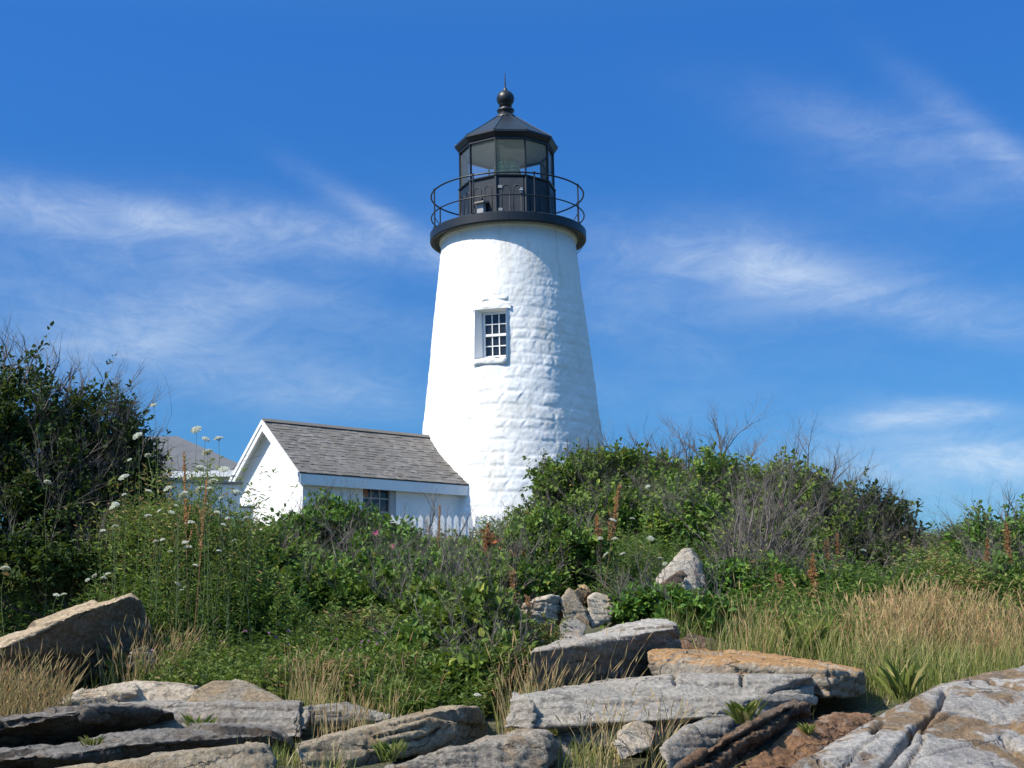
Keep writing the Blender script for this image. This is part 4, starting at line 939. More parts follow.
def lobe(cx, cy, rx, ry, Yd, dz=None):
    c = P(cx, cy, Yd); s = cdepth(c)/F_PX
    return (c[0], c[1], c[2], rx*s, (dz if dz else (rx+ry)*.5*s*1.05), ry*s)
NB = [100]
def bush(name, label, lobes, kind='rose', n=9000, L=.055, twigs=(), dead=0, blossoms=(), hips=0, rust=(), cat='bush', group=None, gap=.12):
    NB[0] += 1; sd = NB[0]; lb = [lobe(*q) for q in lobes]; L = L*1.24
    bx = np.mean([l[0] for l in lb]); by = np.mean([l[1] for l in lb]); bz = float(gz(bx, by))
    o = empty(name, (bx, by, bz), label, cat, group)
    foliage('foliage', lb, int(n*1.15), L, M[kind], o, sd, gap=gap, wid=.62 if kind == 'rose' else .42 if kind == 'herb' else .5)
    g = random.Random(sd)
    st = []
    for l in lb:
        for k in range(7):
            a = g.uniform(0, 6.28); b0 = np.array([bx+.04*math.cos(a), by+.04*math.sin(a), bz-.05])
            tp = np.array([l[0]+.8*l[3]*math.cos(a), l[1]+.8*l[4]*math.sin(a), l[2]+l[5]*g.uniform(.2, .8)]); d = tp-b0; LL = np.linalg.norm(d)
            st.append((b0, d/LL, LL, .014))
    seg_mesh('stem', *grow(st, sd, 1, .6, kids=(2, 4)), M['twig'], o)
    st = []
    for l in lb:                                    # dead wood showing at the surface
        for k in range(dead):
            d = unit(np.array([g.gauss(0, 1), -abs(g.gauss(0, 1))-.1, abs(g.gauss(.2, .7))]))
            p = np.array(l[:3])+d*np.array(l[3:6])*g.uniform(.55, .92)
            st.append((p, unit(d*.5+np.array([g.gauss(0, .4), 0, .75])), g.uniform(.25, .65), .0075))
    for (px, py, Yd, ln, dxx) in twigs:
        ln *= K*.85             # bare twigs standing clear of the leaves
        st.append((P(px, py, Yd), unit(np.array([dxx, g.gauss(0, .15), 1.0])), ln, .013))
    tw = [q for q in st if q[3] > .01]; st = [q for q in st if q[3] <= .01]
    if tw: seg_mesh('bare_branches', *grow(tw, sd+2, 3, .62, kids=(4, 7)), M['greytwig'], o, k=3)
    if st: seg_mesh('bare_twigs', *grow(st, sd+1, 3, .6, kids=(3, 5)), M['greytwig'], o, k=3)
    for k, (px, py, Yd, r_) in enumerate(rust):
        foliage('withered_leaves', [lobe(px, py, r_, r_*1.3, Yd)], 80, L*.8, M['withered'], o, sd+50+k, sprig=5)
    gg = np.random.default_rng(sd)
    for (px, py, Yd) in blossoms:
        c = P(px, py, Yd); k = 6; A = gg.uniform(0, 6.28)
        ax = np.array([[math.cos(A+2*math.pi*j/k), -.55, math.sin(A+2*math.pi*j/k)] for j in range(k)])
        nn = np.tile(np.array([[-.2, -1, .4]]), (k, 1))
        V, F = leaf_geo(np.tile(c, (k, 1)), unit(ax), unit(nn), .042, .045, .1)
        link('blossom', np_mesh('blossom', V, F), M['pink'], o)
    for k in range(hips):
        l = lb[gg.integers(len(lb))]; d = unit(np.array([gg.normal(), -abs(gg.normal())-.3, gg.normal()*.7+.3]))
        p = np.array(l[:3])+d*np.array(l[3:6])*1.02
        MB().lathe(p, [(.003, -.014), (.013, -.006), (.013, .006), (.004, .013)], 8).build('hip', M['hip'], o, smooth=True)
    return o

# --- left: tall dark bayberry with bare tops
bush('bayberry_bush', 'tall dark bayberry bush at the left edge with bare grey branches above it', [(10, 455, 62, 82, 12.8), (-30, 520, 70, 100, 12.6), (45, 520, 55, 70, 12.6)], 'bay', 26000, .05,
     twigs=[(8, 395, 12.7, .55, .1), (20, 388, 12.8, .62, -.1), (30, 388, 12.9, .60, .25), (40, 392, 12.7, .50, .25), (-8, 395, 12.6, .5, -.2), (55, 398, 12.8, .45, .4), (14, 400, 12.5, .5, .2), (66, 405, 12.9, .4, .2), (2, 385, 12.9, .6, .0), (48, 390, 13.0, .5, .1), (75, 415, 12.9, .4, .2)], dead=30)
bush('bayberry_bush', 'dark bayberry bush hazy with fine bare twigs, just left of the wild carrots', [(92, 465, 48, 68, 13.2), (125, 505, 38, 60, 13.2), (95, 545, 55, 50, 12.9)], 'bay', 20000, .048,
     twigs=[(78, 420, 13.2, .65, .1), (90, 415, 13.3, .6, .2), (100, 425, 13.2, .65, .3), (112, 425, 13.3, .6, .15), (122, 440, 13.2, .6, .3), (132, 450, 13.3, .6, .25), (140, 465, 13.2, .5, .35), (85, 430, 13.0, .6, -.15), (128, 460, 13.0, .6, .1), (148, 480, 13.2, .5, .2)], dead=36)
bush('bayberry_bush', 'low dark shaded bush at the foot of the tall left bayberry', [(30, 575, 70, 40, 12.2), (105, 578, 45, 30, 12.3)], 'bay', 9000, .05, dead=12)
# --- middle left: wild roses below the shed
bush('rose_bush', 'leafy rose bush with one pink bloom below the shed window', [(336, 541, 34, 34, 15.4), (385, 562, 36, 36, 15.2), (300, 555, 34, 32, 15.2)], 'rose', 17000, .055, dead=14, blossoms=[(376, 533, 14.3), (392, 546, 14.3)], hips=6)
bush('rose_bush', 'rose bush full of grey dead wood in front of the shed corner', [(425, 582, 40, 36, 14.8), (380, 592, 48, 38, 14.0), (325, 594, 50, 36, 14.0)], 'rose', 20000, .055, dead=26, twigs=[(330, 560, 14.2, .6, .1), (345, 565, 14.1, .7, -.1), (305, 560, 14.2, .55, -.3), (430, 545, 14.5, .55, .1), (450, 560, 14.3, .6, .5)], hips=4)
bush('rose_bush', 'low bright green rose bush at the right foot of the wild carrot patch', [(268, 580, 42, 40, 14.0), (232, 602, 46, 34, 13.2)], 'rose', 14000, .058, dead=10, hips=2)
bush('rose_bush', 'rose bush with rusty brown leaves just below the picket fence', [(472, 586, 40, 30, 14.8), (512, 577, 34, 30, 15.2), (452, 598, 42, 36, 14.0)], 'rose', 16000, .055, rust=[(490, 543, 14.2, 5), (498, 577, 13.9, 7), (516, 562, 14.4, 7)], dead=14, hips=8)
bush('rose_bush', 'dark leafy rose bush with yellow hips left of the bright slab', [(478, 645, 36, 40, 10.6), (505, 682, 28, 30, 9.9), (470, 690, 34, 26, 9.7)], 'rose', 16000, .058, dead=10, hips=9)
bush('rose_bush', 'rose bush with dead grey stems above the yellow-hipped bush', [(440, 622, 44, 32, 12.4), (486, 606, 28, 26, 12.8)], 'rose', 12000, .056, dead=16, hips=3)
bush('rose_bush', 'bright green rose bush low in front of the bush full of grey dead wood', [(320, 612, 46, 32, 12.9), (385, 615, 44, 32, 12.8), (270, 622, 40, 26, 12.7)], 'rose', 15000, .058, dead=8, hips=4)
bush('rose_bush', 'bushy green rose mound just above the tan cracked boulder', [(425, 675, 36, 34, 10.4), (460, 650, 38, 36, 10.9)], 'rose', 12000, .058, dead=6, hips=6)
# --- right: the big thicket beside the tower
bush('rose_bush', 'tall rose bush overlapping the right foot of the lighthouse', [(572, 506, 40, 38, 16.8), (538, 538, 28, 24, 16.2), (606, 496, 40, 38, 17.0)], 'rose', 18000, .052, twigs=[(590, 470, 17, .5, .0), (600, 468, 17, .5, .2), (545, 485, 16.6, .4, -.3)], dead=16, hips=12)
bush('rose_bush', 'leafy rose bush with a flat top, right of the one at the lighthouse foot', [(642, 497, 40, 38, 17.2), (610, 534, 45, 42, 16.4), (660, 526, 40, 40, 16.6)], 'rose', 17000, .052, twigs=[(645, 470, 17, .55, .1), (660, 470, 17, .6, .3), (630, 466, 17, .4, .0)], dead=44, hips=6)
bush('rose_bush', 'bush with spreading grey bare twigs rising above its top, middle of the right thicket', [(706, 501, 46, 42, 16.8), (690, 540, 44, 44, 16.0), (748, 522, 40, 46, 16.5)], 'rose', 17000, .055, twigs=[(700, 470, 16.6, .75, .1), (715, 468, 16.8, .85, .3), (725, 468, 16.6, .8, -.1), (670, 472, 16.8, .6, -.4), (740, 475, 16.7, .7, .4), (690, 470, 16.8, .7, -.3)], dead=34, hips=4)
bush('rose_bush', 'bush with grey bare branches in front, right part of the thicket', [(790, 520, 50, 50, 16.2), (770, 560, 50, 45, 15.0), (820, 545, 44, 50, 16.0)], 'rose', 17000, .055, twigs=[(790, 490, 16.2, .75, .0), (800, 485, 16.4, .8, .2), (830, 495, 16.2, .7, .2), (840, 505, 16.2, .65, .4), (735, 560, 14.3, 1.1, -.2), (765, 570, 14.2, 1.2, .1), (750, 590, 14.0, 1.2, .35), (740, 600, 13.9, 1.1, -.35)], dead=60, blossoms=[(781, 506, 15.1), (757, 601, 13.4)])
bush('rose_bush', 'dark rounded bush at the right end of the thicket', [(865, 540, 40, 45, 16.6), (885, 560, 30, 42, 16.4), (850, 575, 40, 36, 15.6)], 'bay', 15000, .055, twigs=[(850, 505, 16.5, .5, .1), (880, 520, 16.4, .5, .2), (895, 535, 16.4, .4, .3)], dead=40)
bush('rose_bush', 'bright leafy low rose bush behind the orange-topped slab', [(655, 616, 38, 20, 11.9), (640, 620, 20, 16, 11.9), (692, 622, 34, 20, 11.7)], 'rose', 10000, .058, dead=8, blossoms=[(702, 598, 11.6)], hips=8)
bush('rose_bush', 'leafy rose bush with pink blooms at the foot of the grey bare branches', [(745, 605, 50, 36, 13.4), (795, 600, 40, 34, 13.6)], 'rose', 12000, .056, dead=24, blossoms=[(785, 601, 12.8)], hips=5)
bush('rose_bush', 'shaded rose bush between the fence and the rock heap', [(560, 560, 45, 36, 14.6), (515, 586, 34, 22, 13.6)], 'rose', 11000, .056, dead=26, hips=5)
bush('rose_bush', 'leafy green bush at the far right edge', [(985, 560, 36, 36, 15.4), (1035, 565, 40, 46, 15.2), (1000, 595, 50, 30, 14.6)], 'rose', 13000, .055, twigs=[(985, 540, 15.4, .5, .1), (1005, 535, 15.3, .6, .0), (1020, 530, 15.3, .5, -.1)], dead=26)
bush('rose_bush', 'small grey-green twiggy bush in the gap left of the far right bush', [(945, 578, 30, 26, 16.0), (920, 588, 24, 20, 15.8)], 'bay', 6000, .05, twigs=[(935, 560, 16, .45, .1), (950, 560, 16, .4, .2)], dead=50)
bush('rose_bush', 'low hedge-like bush seen behind the wild carrots below the garden wall', [(210, 560, 45, 34, 16.5), (165, 555, 40, 40, 16.5)], 'rose', 9000, .055, dead=8)
# behind: keeps the slope up to the fence planted
bush('rose_bush', 'rose bush high on the slope, touching the picket fence', [(420, 566, 55, 18, 20), (490, 564, 50, 18, 20.5)], 'rose', 9000, .06)

bush('rose_bush', 'leafy green shrub at the back of the grass below the dark rounded bush', [(835, 610, 44, 28, 13.2), (880, 605, 34, 22, 13.6)], 'rose', 11000, .055, dead=16)
bush('rose_bush', 'leafy green shrub at the foot of the far right bush, behind straw grass', [(1010, 606, 44, 34, 13.6), (965, 598, 34, 24, 14.0)], 'rose', 11000, .055, dead=22)
def dead_bush(label, px, py, Yd, tops, seed):
    b0 = P(px, py, Yd); b0[2] = float(gz(b0[0], b0[1])); o = empty('dead_bush', b0, label, 'bush'); st = []; g = random.Random(seed)
    for (tx, ty) in tops:
        d = P(tx, ty, Yd+g.uniform(-.3, .5))-b0; L = np.linalg.norm(d); st.append((b0+np.array([g.gauss(0, .05), g.gauss(0, .05), -.05]), d/L, L*1.02, .021))
    seg_mesh('branches', *grow(st, seed, 3, .55, crook=.10, kids=(4, 6)), M['deadwood'], o, k=4); return o
M['deadwood'] = mat_paint('pale_dead_wood', (.14, .12, .105), .9, .12, .1)
dead_bush('dead grey leafless shrub spreading in front of the right thicket', 752, 612, 13.6, [(700, 490), (722, 478), (748, 470), (772, 478), (800, 492), (690, 520), (815, 520), (735, 500), (785, 500)], 5)
dead_bush('small dead grey leafless shrub in front of the shed wall roses', 345, 590, 13.6, [(310, 540), (330, 530), (352, 528), (372, 540)], 6)
dead_bush('dead grey leafless shrub below the picket fence, leaning right', 430, 595, 13.2, [(420, 548), (445, 545), (470, 555), (485, 565)], 7)
# --- grass and herbs
def blades(name, specs, mat, kind='stuff', clear=True, extra=None):
    """specs: (centre x, y, radius x, radius y, count, height, width, lean, bend, seedhead)"""
    Vs, Fs4, Ts, off = [], [], [], 0
    g = np.random.default_rng(len(name)*13+len(specs))
    for (cx, cy, rx, ry, n, h, w, lean, bend, seed_) in specs:
        a = g.uniform(0, 2*math.pi, n); r = np.sqrt(g.random(n)); 
        x = cx+rx*r*np.cos(a); y = cy+ry*r*np.sin(a)
        nc = max(3, n//38); ca = g.uniform(0, 2*math.pi, nc); cr_ = np.sqrt(g.random(nc)); id_ = g.integers(0, nc, n)
        tx, ty = cx+rx*cr_*np.cos(ca), cy+ry*cr_*np.sin(ca); tuft = g.random(n) < .8
        ox, oy = g.normal(0, .075, n), g.normal(0, .075, n)
        x = np.where(tuft, tx[id_]+ox, x); y = np.where(tuft, ty[id_]+oy, y)
        cl = fbm(np.stack([x*1.3, y*1.3, 0*x], -1), int(abs(cx)*10) & 255, 4)+np.where(tuft, g.normal(0, .22, nc)[id_], 0)
        k = cl > g.uniform(-.55, .25, n); x, y, cl = x[k], y[k], cl[k]; ox, oy = np.where(tuft, ox, 0)[k], np.where(tuft, oy, 0)[k]
        B = np.stack([x, y, gz(x, y)-.02], -1)
        if clear: kk = clear_of_rocks(B); B, cl, ox, oy = B[kk], cl[kk], ox[kk], oy[kk]
        m = len(B)
        if m == 0: continue
        hh = h*np.clip(g.normal(.8, .22, m)+cl*.3, .25, 1.35); az = g.uniform(0, 2*math.pi, m)
        ln = np.abs(g.normal(lean, .12, m)); dirh = np.stack([np.cos(az), np.sin(az), 0*az], -1)*.7+np.array([.3, 0, 0])+np.stack([ox, oy, 0*ox], -1)*4.5
        fa = g.uniform(0, math.pi, m); sd = np.stack([np.cos(fa), np.sin(fa)*.8, 0*fa], -1)
        fr = [0, .35, .7, 1.0]; rows = []
        for f in fr:
            c = B+np.array([0, 0, 1])*(hh*(f-.12*bend*f*f))[:, None]+dirh*(hh*(ln*f+bend*.55*f**2.4))[:, None]
            rows.append(c)
        ws = [.8, 1, .7, .06]
        v = np.empty((m, 8, 3))
        for i in range(4): v[:, 2*i] = rows[i]-sd*w*ws[i]/2; v[:, 2*i+1] = rows[i]+sd*w*ws[i]/2
        Vs.append(v.reshape(-1, 3)); i = off+np.arange(m)[:, None]*8
        Fs4 += [i+np.array([[2*q, 2*q+1, 2*q+3, 2*q+2]]) for q in range(3)]; off += m*8
        tn = np.clip(g.random(m)*.75+g.random(m)*.25+cl*.25, 0, 1); Ts.append(np.repeat(tn, 8))
        if seed_ > 0:
            sel = g.random(m) < seed_
            tip = rows[3][sel]; dr = unit(rows[3][sel]-rows[2][sel]); ms = len(tip)
            hl = g.uniform(.06, .15, ms)
            for rot in (0, 1):
                s2 = sd[sel] if rot == 0 else unit(np.cross(sd[sel], dr))
                v = np.empty((ms, 4, 3)); v[:, 0] = tip-dr*.02; v[:, 1] = tip+dr*hl[:, None]*.4+s2*.0045; v[:, 2] = tip+dr*hl[:, None]; v[:, 3] = tip+dr*hl[:, None]*.4-s2*.0045
                Vs.append(v.reshape(-1, 3)); i = off+np.arange(ms)[:, None]*4; Fs4.append(i+np.array([[0, 1, 2, 3]])); off += ms*4
                Ts.append(np.repeat(np.clip(g.normal(.7, .25, ms), 0, 1), 4))
    o = link(name, np_mesh(name, np.vstack(Vs), np.vstack(Fs4), False, np.concatenate(Ts)), M[mat])
    return tag(o, extra, 'grass', None, kind)
def gp(px, py, rx, ry, n, h, w=.006, lean=.12, bend=.35, seed_=0.0):
    c = G(px, py); return (c[0], c[1], rx*K, ry*K, int(n*1.25), h*1.12, w*1.15, lean, bend, seed_)
blades('green_grass', [(9.8, 13.5, 2.8, 4.0, 5200, .45, .008, .14, .4, 0), (-8.5, 11.5, 2.4, 2.2, 2600, .42, .008, .14, .4, 0), (14.5, 17, 3.5, 5, 3500, .45, .01, .14, .4, 0), gp(880, 692, 1.7, .6, 4600, .40, .006, .12, .4), gp(820, 672, 1.0, .55, 1900, .42, .006, .14, .4), gp(760, 652, .8, .45, 1200, .40, .006, .14, .4), gp(975, 668, 1.3, .7, 2000, .36, .006), gp(735, 735, .35, .4, 700, .22), gp(60, 690, 1.0, .5, 900, .42), gp(390, 750, .2, .2, 260, .2),
    gp(330, 720, .6, .4, 700, .3), gp(205, 735, .25, .2, 120, .2), gp(95, 745, .15, .1, 60, .22), gp(640, 560, 2.2, 2, 3000, .5), gp(650, 752, .4, .4, 1500, .36, .008, .22, .5), gp(630, 740, .5, .4, 1100, .34, .007, .2, .5), gp(690, 745, .3, .3, 500, .25, .007), gp(292, 766, .3, .2, 300, .16, .006), gp(600, 765, .4, .25, 500, .2, .006), gp(480, 722, .4, .25, 260, .2, .006), gp(590, 735, .5, .5, 900, .34), gp(730, 735, .35, .45, 900, .22), gp(60, 690, 1.0, .5, 900, .42), gp(390, 750, .2, .2, 260, .2),
    gp(330, 720, .6, .4, 700, .3), gp(205, 735, .25, .2, 120, .2), gp(95, 745, .15, .1, 60, .22), gp(640, 560, 2.2, 2, 3500, .6),  gp(920, 620, 2.0, 1.0, 1500, .32)], 'grass', extra='green grass growing between the rocks')
blades('dry_grass', [(9.5, 14, 2.5, 3.5, 1800, .5, .005, .14, .35, .8), (14, 17, 3, 5, 1200, .5, .006, .14, .35, .8), gp(925, 675, .55, .4, 800, .52, .004, .12, .35, .85), gp(985, 675, .75, .5, 1300, .54, .004, .14, .35, .85), gp(900, 660, .5, .35, 500, .44, .004, .14, .35, .85), gp(850, 682, .7, .45, 260, .50, .004, .12, .35, .8), gp(775, 662, .6, .4, 180, .50, .004, .12, .35, .8), gp(1035, 678, .7, .5, 850, .54, .004, .14, .35, .85), gp(950, 655, .7, .35, 300, .40, .004, .14, .35, .85),
    (P(48, 700, 9.05)[0], 9.05*K, .75, .13, 900, .50, .0042, .16, .4, .85), (P(20, 705, 8.95)[0], 8.95*K, .5, .1, 400, .42, .0042, .16, .4, .85), gp(575, 735, .44, .5, 1200, .48, .004, .16, .35, .8), gp(605, 760, .45, .5, 900, .36, .0045, .2, .6, .4), gp(650, 740, .6, .5, 500, .42, .004, .15, .3, .8),
    gp(40, 700, .9, .4, 1500, .48, .004, .16, .4, .8), gp(110, 690, .7, .4, 400, .45, .004, .15, .3, .8), gp(345, 722, .6, .3, 240, .42, .004, .15, .3, .85), gp(310, 735, .3, .2, 160, .36, .004, .15, .3, .85), gp(375, 740, .4, .3, 200, .25, .004, .1, .3, .8)], 'dry', extra='dry straw-coloured grass with seed heads')
def herbs(name, specs, mat, label, clear=True, leafL=.05, wid=.35):
    PP, AX, NN, LL, TT = [], [], [], [], []; SA, SB, ra, rb = [], [], [], []
    g = np.random.default_rng(len(name)*7+len(specs))
    for (cx, cy, rx, ry, n, h, lk) in specs:
        a = g.uniform(0, 2*math.pi, n); r = np.sqrt(g.random(n)); x = cx+rx*r*np.cos(a); y = cy+ry*r*np.sin(a)
        B = np.stack([x, y, gz(x, y)-.02], -1)
        if clear: B = B[clear_of_rocks(B)]
        m = len(B)
        if not m: continue
        cl = fbm(B*1.2, 77, 4)
        hh = h*np.clip(g.normal(.85, .2, m)+cl*.8, .3, 1.4); d = unit(np.stack([g.normal(.05, .16, m), g.normal(0, .16, m), np.ones(m)], -1))
        T = B+d*hh[:, None]; SA.append(B); SB.append(T); ra.append(np.full(m, .0035)); rb.append(np.full(m, .0012))
        tn = np.clip(g.random(m)*.6+cl*.7+.1, 0, .85)
        for k in range(lk):
            f = g.uniform(.15, 1.0, m); az = g.uniform(0, 2*math.pi, m)
            o = np.stack([np.cos(az), np.sin(az), g.uniform(.1, .9, m)], -1)
            PP.append(B+d*(hh*f)[:, None]); AX.append(unit(o)); NN.append(unit(np.array([-.1, -.1, 1])+g.normal(0, .4, (m, 3))))
            LL.append(leafL*g.uniform(.6, 1.4, m)*(1.15-.5*f)); TT.append(np.clip(tn+g.random(m)*.35, 0, 1))
    PP, AX, NN, LL, TT = (np.concatenate(q) for q in (PP, AX, NN, LL, TT))
    V, F = leaf_geo(PP, AX, NN, LL, LL*wid)
    o = link(name, np_mesh(name, V, F, False, np.repeat(TT, 6)), M[mat]); tag(o, label, 'undergrowth', None, 'stuff')
    seg_mesh('stems', np.concatenate(SA), np.concatenate(SB), np.concatenate(ra), np.concatenate(rb), M['stem'], o)
    return o
def hp(px, py, rx, ry, n, h, lk=14):
    c = G(px, py); return (c[0], c[1], rx*K, ry*K, int(n*1.3), h*1.15, lk)
herbs('undergrowth', [hp(230, 695, 1.5, .6, 1500, .36), hp(330, 706, 1.3, .5, 1400, .34), hp(420, 706, .9, .5, 900, .34), hp(190, 672, 1.2, .6, 1300, .36), hp(290, 676, 1.5, .65, 1900, .34), hp(400, 676, 1.2, .65, 1500, .34), hp(440, 715, .4, .3, 300, .24)], 'herb', 'low mixed herbs and weeds covering the slope', leafL=.085, wid=.30)
UG = bpy.data.objects['undergrowth']; g_ = np.random.default_rng(3); cc = np.array([G(x_, y_) for x_, y_ in zip(g_.uniform(150, 470, 90), g_.uniform(650, 700, 90))])
V_, F_ = blob_mesh(cc+np.stack([0*cc[:, 0], 0*cc[:, 0], g_.uniform(.28, .42, 90)], -1), .016, g_)
tag(link('clover_flowers', np_mesh('clover_flowers', V_, F_), mat_paint('dusty_pink_petals', (.42, .16, .30), .7, .2, 0), UG), kind='stuff')
herbs('tall_weeds', [hp(190, 655, .6, .3, 450, .72, 24), hp(190, 640, .5, .55, 700, .80, 24), hp(160, 640, .5, .55, 800, .95, 26), hp(190, 640, .55, .5, 160, 1.25, 30), hp(185, 615, .7, .7, 800, .95, 26), hp(240, 640, .5, .55, 600, .36, 20), hp(185, 655, .9, .4, 800, .62, 18), hp(130, 640, .4, .5, 500, .9, 20), hp(100, 620, .9, .8, 500, .6, 16), hp(30, 640, 1.2, .8, 700, .55, 16), hp(600, 590, 1.3, 1.3, 1200, .7, 18), hp(640, 560, 1.3, 1.3, 700, .7, 16), hp(815, 615, .7, .6, 450, .55, 14), hp(790, 640, .5, .4, 180, .4, 14), hp(860, 625, .5, .4, 150, .42, 14), hp(940, 655, .9, .35, 130, .40, 16), hp(860, 665, .7, .35, 110, .38, 16), hp(1005, 660, .5, .35, 90, .42, 16), hp(965, 605, .9, .7, 450, .42, 14)], 'weed', 'tall leafy weeds and meadow stalks', leafL=.095, wid=.25)
herbs('slope_cover', [(0, 25.5, 17, 4.5, 6500, .5, 12), (0, 33, 19, 4.5, 3000, .2, 10), (-11, 21, 7, 5, 3000, .55, 12), (10, 22, 9, 5, 3600, .55, 12), (-11, 14.5, 5, 3, 1300, .5, 12), (13, 16.5, 5, 5, 2000, .5, 12)], 'herb', 'green ground cover on the slope under the bushes', leafL=.10, wid=.45)

# broad-leaved clumps of iris-like leaves and sorrel
def leafy_tuft(name, label, px, py, Yd, n, L, wd, seed, cat='plant', z=None):
    g = np.random.default_rng(seed); c = P(px, py, Yd)
    o = empty(name, c, label, cat); az = g.uniform(0, 6.28, n)
    ax = unit(np.stack([np.cos(az)*.6, np.sin(az)*.6, np.full(n, 1.0)], -1)+g.normal(0, .12, (n, 3)))
    nn = unit(np.stack([-np.cos(az), -np.sin(az), np.full(n, .6)], -1))
    V, F = leaf_geo(c+g.normal(0, L*.12, (n, 3))*np.array([1, 1, 0]), ax, nn, L*g.uniform(.6, 1.1, n), wd, .08)
    link('leaves', np_mesh('leaves', V, F, False, np.repeat(g.random(n)*.7+.15, 6)), M['grass'], o); return o
leafy_tuft('leafy_plant', 'tuft of broad pointed green leaves on the dark ledge at the left', 200, 738, 8.35, 34, .21, .034, 1)
leafy_tuft('leafy_plant', 'clump of upright broad green leaves on the long blue-grey slab', 745, 724, 7.9, 46, .20, .038, 2)
leafy_tuft('leafy_plant', 'small green leaf rosette in the hollow by the reddish rocks', 808, 736, 7.85, 26, .11, .016, 3)
leafy_tuft('leafy_plant', 'bright grassy tuft in front of the tan cracked boulder', 392, 762, 7.4, 60, .17, .012, 4)
leafy_tuft('leafy_plant', 'small green tuft in the shaded notch of the dark ledge', 92, 750, 7.7, 30, .12, .010, 5)

leafy_tuft('leafy_plant', 'broad arching green blades in the grass right behind the orange-topped slab', 805, 662, 10.6, 50, .50, .030, 6)
leafy_tuft('leafy_plant', 'broad arching green blades in the middle of the right meadow', 838, 655, 11.2, 50, .48, .028, 7)
leafy_tuft('leafy_plant', 'bright green blades just above the big streaked rock', 905, 700, 9.0, 60, .36, .022, 8)

# wild carrot (white umbels on thin stems)
def carrot(label, px, py, Yd, hgt, seed, heads=1, size=.055, group=None, lean=0.0):
    g = np.random.default_rng(seed); lean = lean+g.normal(0, .11)*hgt; top = P(px, py, Yd); base = top-np.array([lean, 0, hgt*K]); gzb_ = float(gz(base[0], base[1]))
    base[2] = max(base[2], gzb_); base[2] = gzb_
    o = empty('wild_carrot', base, label, 'flower', group)
    A, B, r1, r2 = [], [], [], []; tips = []
    n = 6; pts = [base+(top-base)*f+np.array([.035*math.sin(f*4+seed)+.06*(f-f*f), 0, 0]) for f in np.linspace(0, 1, n+1)]; pts[-1] = top
    for i in range(n): A.append(pts[i]); B.append(pts[i+1]); r1.append(.0042*(1-.5*i/n)); r2.append(.0042*(1-.5*(i+1)/n))
    tips.append((top, size))
    for k in range(heads-1):
        f = g.uniform(.5, .85); p = base+(top-base)*f; az = g.uniform(0, 6.28); L = hgt*(1-f)*g.uniform(.6, 1.1)
        tp = p+np.array([math.cos(az)*.11, math.sin(az)*.11, L]); A.append(p); B.append(tp); r1.append(.0028); r2.append(.002); tips.append((tp, size*g.uniform(.55, .85)))
    for tp, s in tips:
        tilt = unit(np.array([g.normal(-.05, .38), g.normal(-.12, .38), 1.0])); ex = unit(np.cross(tilt, (0, 1, 0))); ey = np.cross(tilt, ex)
        s = s*K*.64*g.uniform(.7, 1.25); m = 60; a = np.arange(m)*2.39996; r = s*np.sqrt((np.arange(m)+.5)/m); dome = .42*s*(1-(r/s)**2)
        c = tp+tilt*s*.5+ex*(r*np.cos(a))[:, None]+ey*(r*np.sin(a))[:, None]+tilt*dome[:, None]+g.normal(0, s*.04, (m, 3))
        V, F = blob_mesh(c, s*.19, g)
        link('flower_head', np_mesh('flower_head', V, F, False, np.repeat(g.random(m), 4)), M['umbel'], o)
        for j in range(0, m, 3): A.append(tp); B.append(c[j]); r1.append(.0012); r2.append(.0008)
    seg_mesh('stem', A, B, r1, r2, M['stem'], o)
    # feathery leaves
    m = 70; f = g.uniform(.05, .85, m); az = g.uniform(0, 6.28, m); p = base+np.outer(f, top-base)
    ax = unit(np.stack([np.cos(az), np.sin(az), g.uniform(.2, 1, m)], -1)); pp = p+ax*g.uniform(0, .10, m)[:, None]
    V, F = leaf_geo(pp, unit(ax+g.normal(0, .5, (m, 3))), unit(g.normal(0, .5, (m, 3))+np.array([0, 0, 1])), .05, .012)
    link('leaves', np_mesh('leaves', V, F, False, np.repeat(g.random(m), 6)), M['herb'], o)
    return o
GA = 'wild carrots against the sky left of the shed gable'
tall = [(154, 407, 12.8, 'wild carrot head alone against the sky beside the bare twigs, highest of all'), (139, 438, 12.6, 'wild carrot head just under the highest one, at the edge of the bare twigs'), (197, 432, 12.4, 'small wild carrot head above the grey house roof'), (205, 441, 12.2, 'wide wild carrot head above the grey house roof'), (219, 441, 12.2, 'white wild carrot head nearest the peak of the gable slope, over the house roof'),
        (208, 455, 12.5, 'small low wild carrot head on the ridge line of the house roof'), (171, 459, 12.0, 'wild carrot head crossing the house roof at its left'), (200, 471, 11.9, 'broad wild carrot head in front of the house eave'), (224, 472, 12.2, 'wild carrot head touching the tip of the gable eave'), (233, 478, 12.3, 'wild carrot head over the grey cap of the garden wall'), (213, 484, 12.1, 'wild carrot head on the left end of the garden wall cap'), (235, 496, 12.3, 'wild carrot head against the white garden wall'), (250, 508, 12.4, 'wild carrot head at the right step of the garden wall')]
for i, (px, py, Yd, lab) in enumerate(tall): carrot(lab, px, py, Yd-1.3, 1.25, 300+i, 1 + (i % 3 == 0), .042+.012*(i % 3), None)
mid = [(130, 461), (169, 491), (148, 493), (176, 507), (171, 514), (148, 518), (160, 512), (186, 480), (125, 480), (205, 505), (217, 515), (190, 525), (222, 500), (183, 498), (201, 492), (246, 520), (228, 520)]
for i, (px, py) in enumerate(mid): carrot('white wild carrot flower head in the patch between the dark bayberry and the garden wall', px, py, 10.9+.15*(i % 4), .95, 340+i, 1 + (i % 4 == 0), .040+.008*(i % 3), 'wild carrots in the left patch')
